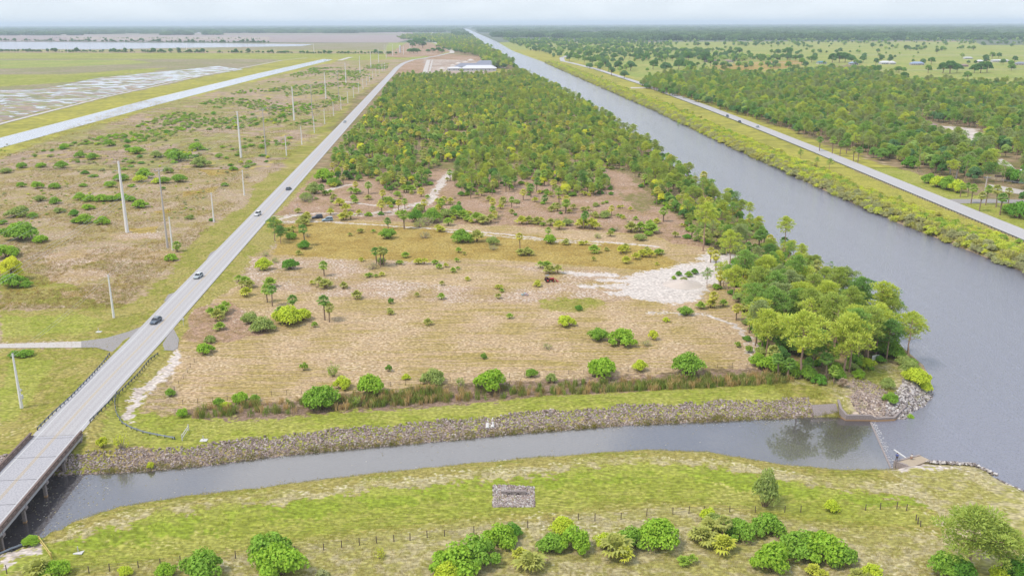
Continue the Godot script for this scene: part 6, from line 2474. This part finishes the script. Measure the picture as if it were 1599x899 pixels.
	for p: Array in [[1152, 330, 9], [1316, 604, 12]]:
		var at := G(p[0], p[1])
		at.y = land(at.x, at.z)
		var size: float = p[2] / per_metre(p[1])
		var t := thing("dead_palm", "rust coloured dead palm by the water" if p[0] < 1200 else "fallen dead fronds hanging at the edge of the point", "palm", at)
		t.scale = Vector3.ONE * size
		part("trunk", kinds.young_palm.variants[0][0], t)
		part("crown", kinds.young_palm.variants[0][1], t, leaf_mat("dead_frond_%d" % p[0], own(226, 140, 104, 1.2) if p[0] < 1200 else own(196, 176, 158, 1.2)))
	# across the canal: the strip along the highway and the broad wood
	var strip := PackedVector2Array()
	for d: float in [230.0, 300.0, 400.0, 560.0, 700.0, 900.0, 1200.0, 1600.0, 2000.0]:
		strip.append(Vector2(table(east_d, east_x, d) - 1.2, -d))
	for d: float in [2000.0, 1600.0, 1200.0, 900.0, 700.0, 560.0, 400.0, 300.0, 230.0]:
		strip.append(Vector2(table(east_d, east_x, d) + (19.0 if d < 800.0 else 26.0), -d))
	for p: Vector2 in spots(strip, 2.5):
		var d := p.x - table(east_d, east_x, -p.y)
		if rng.randf() < smoothstep(10.0, 21.0, d) * 0.85 or rng.randf() < smoothstep(700.0, 1600.0, -p.y) * 0.4:
			continue
		var at := Vector3(p.x, maxf(minf(bank(d, 4.5), 0.0), WL - 0.3) - 0.1, p.y)
		plant("bank_shrub", at, rng.randf_range(1.5, 3.0) * (1.1 - 0.022 * d), ([1, 1, 3, 0] if d < 5.0 else [0, 0, 2, 3])[rng.randi() % 4], "%tint shrub on the canal bank below the highway guardrail", "shrubs along the far canal bank", rng.randf_range(0.8, 1.15))
	for p: Array in [[1250, 252, 20], [1275, 262, 18], [1295, 268, 22], [1375, 315, 14], [1405, 318, 14], [1060, 190, 9], [940, 126, 9]]:
		tree("pine_tree", p[0], p[1], p[2], 2, "rising above the shrubs of the far bank", "trees on the far canal bank", 4)
	var wood := world_poly([[1690, 330], [1600, 322], [1560, 296], [1545, 298], [1500, 282], [1440, 270], [1330, 238], [1200, 193], [1100, 163], [1060, 152], [1035, 148], [1000, 135], [1010, 128], [1080, 114], [1170, 117], [1180, 122], [1240, 112], [1330, 112], [1380, 122], [1420, 130], [1500, 134], [1599, 137], [1900, 142]])
	var glades := [world_poly([[1430, 186], [1470, 192], [1540, 206], [1545, 232], [1490, 230], [1440, 205]]), world_poly([[1555, 246], [1600, 250], [1600, 292], [1552, 280]]), world_poly([[1470, 282], [1600, 292], [1600, 330], [1490, 322]])]
	for p: Vector2 in spots(wood, 6.6):
		if p.x > 1400.0:
			continue
		var hidden := false
		for gl: PackedVector2Array in glades:
			hidden = hidden or Geometry2D.is_point_in_polygon(p, gl)
		if hidden:
			continue
		var n := f.get_noise_2d(p.x + 900.0, p.y)
		if p.x > 270.0 and f.get_noise_2d(p.x * 1.3 - 400.0, p.y) < -0.27:
			continue
		var at := Vector3(p.x, -0.1, p.y)
		var where := "in the broad wood across the canal"
		if p.x < 260.0:
			where = "beside the canal highway"
		var grp := "trees of the wood across the canal"
		var u := rng.randf()
		if u < 0.6 + n * 0.55 - smoothstep(900.0, 1500.0, -p.y) * 0.4:
			plant("pine_tree", at, rng.randf_range(0.62, 1.0), [0, 2, 2, 3, 3, 0, 0, 4, 1][rng.randi() % 9], "%%tint pine tree %s" % where, grp)
		elif u < 0.93:
			plant("broadleaf_tree", at, rng.randf_range(0.7, 1.1), [0, 2, 1, 2, 3, 0][rng.randi() % 6], "%%tint broadleaf tree %s" % where, grp)
		else:
			plant("cabbage_palm", at, rng.randf_range(0.9, 1.3), rng.randi() % 4, "%%tint cabbage palm %s" % where, grp)
	for p: Array in [[1517, 318, 30], [1540, 320, 30], [1556, 324, 34], [1562, 336, 34], [1530, 330, 30], [1500, 308, 22], [1512, 306, 20], [1575, 320, 26], [1333, 252, 22], [1340, 254, 24], [1300, 240, 26], [1312, 244, 24], [1322, 240, 22], [1280, 236, 22]]:
		palm(p[0], p[1], p[2], [0, 3, 2][rng.randi() % 3], "standing beside the canal highway", "palms beside the canal highway")
	for p: Array in [[1590, 340, 18, 3], [1574, 332, 10, 1], [1480, 296, 12, 1], [1465, 292, 12, 2], [1495, 300, 12, 2], [1450, 286, 10, 1], [1590, 285, 14, 3], [1575, 282, 12, 3], [1420, 262, 12, 3]]:
		shrub(p[0], p[1], p[2], p[3], "beside the canal highway", "bushes beside the canal highway", 1.2)


func left_scrub() -> void:
	var g := "bushes on the dry field west of the road"
	var wh := "on the dry field under the power lines"
	for p: Array in [[33, 374, 26, 1], [62, 378, 13, 0], [10, 402, 18, 0], [22, 398, 10, 4], [20, 447, 20, 1], [40, 448, 10, 1], [267, 406, 11, 0], [130, 348, 13, 0], [160, 350, 11, 0], [117, 348, 7, 1], [137, 327, 9, 0], [116, 337, 8, 3], [92, 332, 9, 4], [28, 338, 16, 4], [50, 340, 8, 1], [3, 350, 8, 1], [125, 312, 10, 0], [140, 314, 11, 0], [158, 314, 11, 0], [172, 314, 10, 1], [190, 312, 10, 0], [203, 314, 9, 1], [218, 324, 12, 0], [85, 318, 9, 1], [62, 314, 9, 4], [33, 292, 8, 1], [58, 294, 10, 0], [85, 294, 9, 1], [225, 278, 14, 0], [218, 284, 10, 2], [245, 286, 9, 2], [280, 284, 11, 1], [172, 292, 10, 0], [188, 282, 10, 1], [125, 246, 10, 1], [145, 249, 9, 1], [213, 240, 12, 0], [204, 237, 8, 1], [243, 246, 10, 4], [277, 252, 15, 1], [265, 246, 9, 0], [312, 260, 15, 4], [305, 234, 11, 0], [33, 262, 9, 1], [63, 261, 8, 0], [95, 262, 9, 1], [8, 270, 9, 4], [135, 537, 0.1, 0], [38, 556, 12, 1], [22, 556, 9, 1], [330, 345, 5, 3], [256, 286, 9, 1], [262, 270, 9, 4], [170, 228, 9, 1], [100, 232, 8, 0]]:
		if p[2] > 1.0:
			shrub(p[0], p[1], p[2], p[3], wh, g, rng.randf_range(0.7, 0.95))
	tree("broadleaf_tree", 19, 438, 42, 4, "glowing yellow above the bushes of the dry field", "trees on the dry field", 2, 0.8)
	var f := FastNoiseLite.new()
	f.seed = 21
	f.frequency = 0.009
	var poly := world_poly([[-120, 275], [0, 252], [120, 220], [260, 178], [400, 134], [490, 106], [610, 100], [596, 116], [560, 142], [500, 196], [440, 246], [390, 290], [330, 345], [0, 345], [-120, 345]])
	for p: Vector2 in spots(poly, 5.0):
		var n := f.get_noise_2d(p.x, p.y * 0.6)
		var d := -p.y
		if absf(p.x - road_x(maxf(p.y, -1270.0))) < 26.0 or d > 2100.0:
			continue
		var dense := smoothstep(-0.1, 0.35, n) * smoothstep(420.0, 700.0, d) + 0.02
		if rng.randf() > dense * (0.75 if d < 900.0 else 0.6):
			continue
		var at := Vector3(p.x, -0.05, p.y)
		if rng.randf() < 0.62:
			plant("bush", at, rng.randf_range(1.4, 3.0), [0, 1, 3, 4, 1, 4][rng.randi() % 6], "%tint bush in the scrub between the poles and the levee", "bushes in the scrub by the levee", rng.randf_range(0.6, 0.85))
		elif rng.randf() < 0.6:
			plant("small_shrub", at, rng.randf_range(0.8, 2.0), rng.randi() % 4, "low %tint shrub in the scrub between the poles and the levee", "low shrubs in the scrub")
		else:
			plant("bare_shrub", at, rng.randf_range(1.2, 2.4), rng.randi() % 2, "%tint half bare shrub in the scrub by the levee", "bare shrubs in the scrub")
	for k in 420:
		var px := rng.randf_range(-20, 400)
		var py := rng.randf_range(225, 350)
		if px > 420.0 - (py - 225.0):
			continue
		var at := G(px, py)
		plant("small_shrub", at, rng.randf_range(0.4, 1.1), [0, 2, 2, 1][rng.randi() % 4], "low %tint shrub on the dry field west of the road", "low shrubs on the dry field", 0.7)


func far_land() -> void:
	# flats of marsh and bare ground on the left, fields on the right
	var pink := mottled("flat_pink", own(192, 172, 166), 0.004, 0.97, 0.78)
	var tan := mottled("flat_tan", own(206, 188, 170), 0.004, 0.97, 0.8)
	var olive := mottled("flat_olive", own(164, 164, 116), 0.004, 0.97, 0.76)
	structure("marsh_flat", sheet([[-400, 48], [640, 47.2], [650, 58], [620, 66.5], [-400, 63.5]], 0.2).mesh(pink))
	structure("marsh_flat", sheet([[90, 57], [420, 57.5], [420, 62], [120, 61.5]], 0.28).mesh(tan))
	structure("marsh_flat", sheet([[-400, 53], [640, 52.5], [640, 54], [-400, 54.5]], 0.26).mesh(olive))
	for p: Array in [[[760, 52.5], [1040, 51], [1040, 54], [790, 55.5]], [[1040, 45.6], [1320, 45.0], [1320, 47], [1040, 47.4]], [[1320, 43.5], [1800, 43], [1800, 45], [1320, 45.5]], [[900, 55], [1400, 53], [1400, 55.5], [900, 57.5]]]:
		structure("far_field", sheet(p, 0.2).mesh(mottled("far_field", own(172, 176, 118), 0.003, 0.97, 0.72)))
	# hedgerows and lone trees on the pastures
	var grp := "trees on the pastures across the canal"
	for p: Array in [[1100, 97, 17, 1], [1075, 95, 15, 1], [1140, 86, 10, 1], [1155, 85, 11, 1], [1230, 90, 15, 1], [1268, 97.5, 11, 1], [1300, 98, 14, 1], [1311, 97.5, 15, 1], [1320, 97, 16, 1], [1330, 98, 13, 1], [1348, 98, 11, 1], [1378, 93, 8, 1], [1363, 115, 14, 1], [1387, 121, 11, 1], [1412, 126, 14, 1], [1450, 114, 12, 0], [1484, 115, 19, 1], [1473, 114, 17, 1], [1495, 113, 15, 1], [1532, 114, 18, 1], [1542, 113, 16, 1], [1522, 114, 15, 1], [1511, 124, 13, 0], [1580, 110, 11, 0], [1455, 100, 11, 1], [1585, 98, 10, 1], [1540, 95, 10, 1], [1574, 121, 3.5, 3], [1165, 102, 6, 0], [1115, 108, 6, 0], [1172, 103, 8, 0], [1188, 114, 9, 0], [1400, 112, 9, 3], [1550, 92, 10, 0], [1560, 91, 9, 1], [1215, 86, 9, 2], [990, 92, 9, 1], [1000, 92, 9, 1], [960, 92, 10, 1], [975, 92, 11, 2], [940, 92, 10, 2], [920, 90, 11, 1], [1010, 94, 11, 1], [1030, 94, 10, 1], [1050, 95, 9, 1], [1020, 108, 15, 1], [985, 110, 16, 2], [965, 108, 14, 1], [945, 105, 14, 2], [925, 101, 13, 1], [1060, 108, 16, 1], [1040, 112, 16, 2], [1080, 110, 13, 1], [955, 118, 13, 2], [975, 122, 13, 2]]:
		tree("broadleaf_tree", p[0], p[1], p[2], p[3], "on the open pasture by the farm houses", grp, -1, 1.15)
	var f := FastNoiseLite.new()
	f.seed = 33
	f.frequency = 0.0016
	for k in 5200:
		var d := rng.randf_range(1500.0, 4600.0)
		var x := rng.randf_range(table(east_d, east_x, d) + 60.0, d * 0.66)
		if k % 3 == 0:
			x = rng.randf_range(table(east_d, east_x, d) + 40.0, table(east_d, east_x, d) + 600.0)
		var n := f.get_noise_2d(x, d * 1.8)
		var thick := smoothstep(0.08, 0.3, n) * 0.95 + 0.02 + smoothstep(3000.0, 3600.0, d) * 0.3
		if x < table(east_d, east_x, d) + 500.0 and d > 1900.0:
			thick += 0.35
		if rng.randf() > thick:
			continue
		plant("broadleaf_tree", Vector3(x, -0.1, -d), rng.randf_range(0.7, 1.7), [0, 1, 2, 0, 2, 3][rng.randi() % 6], "", "")
	# the strip of wood that follows the canal beyond the building site
	for k in 2600:
		var d := rng.randf_range(1650.0, 6500.0)
		var w := table(bank_d, west_x, d)
		var span := 60.0 + smoothstep(2200.0, 3200.0, d) * 110.0 + smoothstep(3600.0, 5200.0, d) * 260.0
		var x := w - 4.0 - rng.randf() * span
		if d < 2200.0 and x < w - 55.0:
			continue
		plant("broadleaf_tree" if rng.randf() < 0.5 else "pine_tree", Vector3(x, -0.1, -d), rng.randf_range(0.9, 1.3), [2, 2, 1, 3][rng.randi() % 4], "", "")
	for p: Array in [[640, 83, 8], [646, 83.5, 9], [652, 83, 8], [676, 82, 7], [684, 82, 8], [690, 83, 7], [660, 75, 10], [654, 72, 9], [648, 70, 9], [656, 68, 9], [662, 66, 8], [650, 66, 8], [644, 74, 8], [640, 70, 8], [668, 82, 6]]:
		tree("broadleaf_tree", p[0], p[1], p[2], 1, "beside the bend of the far road", "trees by the far road", -1, 1.4)
	# tree lines across the marsh
	for line: Array in [[-60, 80.5, 620, 84.5, 330, 1.0], [-60, 63.5, 420, 67, 420, 1.1], [80, 60, 420, 61, 130, 0.8]]:
		for k in int(line[4]):
			var u := rng.randf()
			var at := G(lerpf(line[0], line[2], u), lerpf(line[1], line[3], u) + rng.randf_range(-0.25, 0.25))
			plant("broadleaf_tree", at, rng.randf_range(0.5, 1.3) * float(line[5]) * (1.4 if rng.randf() < 0.12 else 0.8), [1, 1, 2][rng.randi() % 3], "", "")
	# the woods towards the horizon read as one mass
	var grove := make_broadleaf(91, 13.0, 34.0, 26, 2600, 6.5)
	var places := []
	var cols := []
	var h := FastNoiseLite.new()
	h.seed = 44
	h.frequency = 0.00045
	for k in 9000:
		var d := 4300.0 * pow(7.0, pow(rng.randf(), 1.15))
		var x := rng.randf_range(-0.62, 0.66) * d
		var n := h.get_noise_2d(x * 0.7, d)
		var left := x < -0.06 * d
		if left and d < 6900.0:
			continue
		if absf(x - table(east_d, east_x, d) + 30.0) < 90.0:
			continue
		if n < (-0.05 if d < 8000.0 else -0.3) or (left and d < 9000.0 and n < 0.05):
			continue
		places.append(Transform3D(Basis(Vector3.UP, rng.randf() * TAU).scaled(Vector3(1.0 + d / 12000.0, rng.randf_range(0.85, 1.35), 1.0 + d / 12000.0)), Vector3(x, -1.0, -d)))
		cols.append(jitter([lin(90, 122, 70, 1.0), lin(102, 132, 80, 1.0), lin(82, 114, 70, 1.0)][rng.randi() % 3], rng, 0.2))
	var o := stuff_copies("distant_forest", grove[1], places, cols)
	o.set_meta("label", "distant dark forest along the horizon")
	o.set_meta("category", "forest")


func grasses() -> void:
	# tufts that roughen the ground, countless
	var meshes := [make_reed(101, 9, 0.34, 0.22), make_reed(102, 12, 0.26, 0.3)]
	var out := [[[], []], [[], []]]
	for k in 150000:
		var d := 113.0 + 300.0 * pow(rng.randf(), 1.7)
		var x := rng.randf_range(-0.6, 0.6) * d
		var z := -d
		if absf(x - road_x(z)) < 5.6:
			continue
		var id := ground_at(x, z)
		if id < 0 or id == SAND or id == TRACK or (id == WOOD and rng.randf() < 0.8):
			continue
		if (id == STRAW and rng.randf() < 0.45) or (id in [GREEN, SWALE, VERGE] and rng.randf() < 0.4):
			continue
		var y := land(x, z)
		if y < WL + 0.4 or (y < -0.9 and z < -140.0 and z < table(north_x, north_z, x)):
			continue
		var p: Array = palette[id]
		var c: Array = p[0] if rng.randf() < 0.4 else (p[1] if rng.randf() < 0.75 else p[2])
		var v := k & 1
		out[v][0].append(Transform3D(Basis(Vector3.UP, rng.randf() * TAU).scaled(Vector3.ONE * rng.randf_range(0.5, 1.3)), Vector3(x, y - 0.02, z)))
		out[v][1].append(jitter(lin(c[0], c[1], c[2], 1.3), rng, 0.18, 0.1))
	# taller rank growth that softens the scrub west of the road
	for k in 60000:
		var d := rng.randf_range(250.0, 1000.0)
		var x := rng.randf_range(-0.62 * d, road_x(-d) - 16.0)
		if x > road_x(-d) - 16.0 or x > -0.1 * d or x < -0.17 * d - 235.0:
			continue
		var n: float = cloud_big[(int(d) & 511) * 512 + (int(x * 1.3) & 511)] / 255.0
		if n < 0.35:
			continue
		var c: Array = [[176, 166, 104], [196, 172, 140], [160, 164, 86], [206, 182, 92], [184, 160, 132]][int(n * 7.0 + rng.randf() * 2.0) % 5]
		out[k & 1][0].append(Transform3D(Basis(Vector3.UP, rng.randf() * TAU).scaled(Vector3(2.6, 1.7, 2.6) * rng.randf_range(0.6, 1.4)), Vector3(x, -0.03, -d)))
		out[k & 1][1].append(jitter(lin(c[0], c[1], c[2], 1.45), rng, 0.15, 0.1))
	for v in 2:
		var o := stuff_copies("grass", meshes[v], out[v][0], out[v][1])
		o.set_meta("label", ["tufted dry grass scattered over the fields", "short tufted grass scattered over the fields"][v])
		o.set_meta("category", "grass")
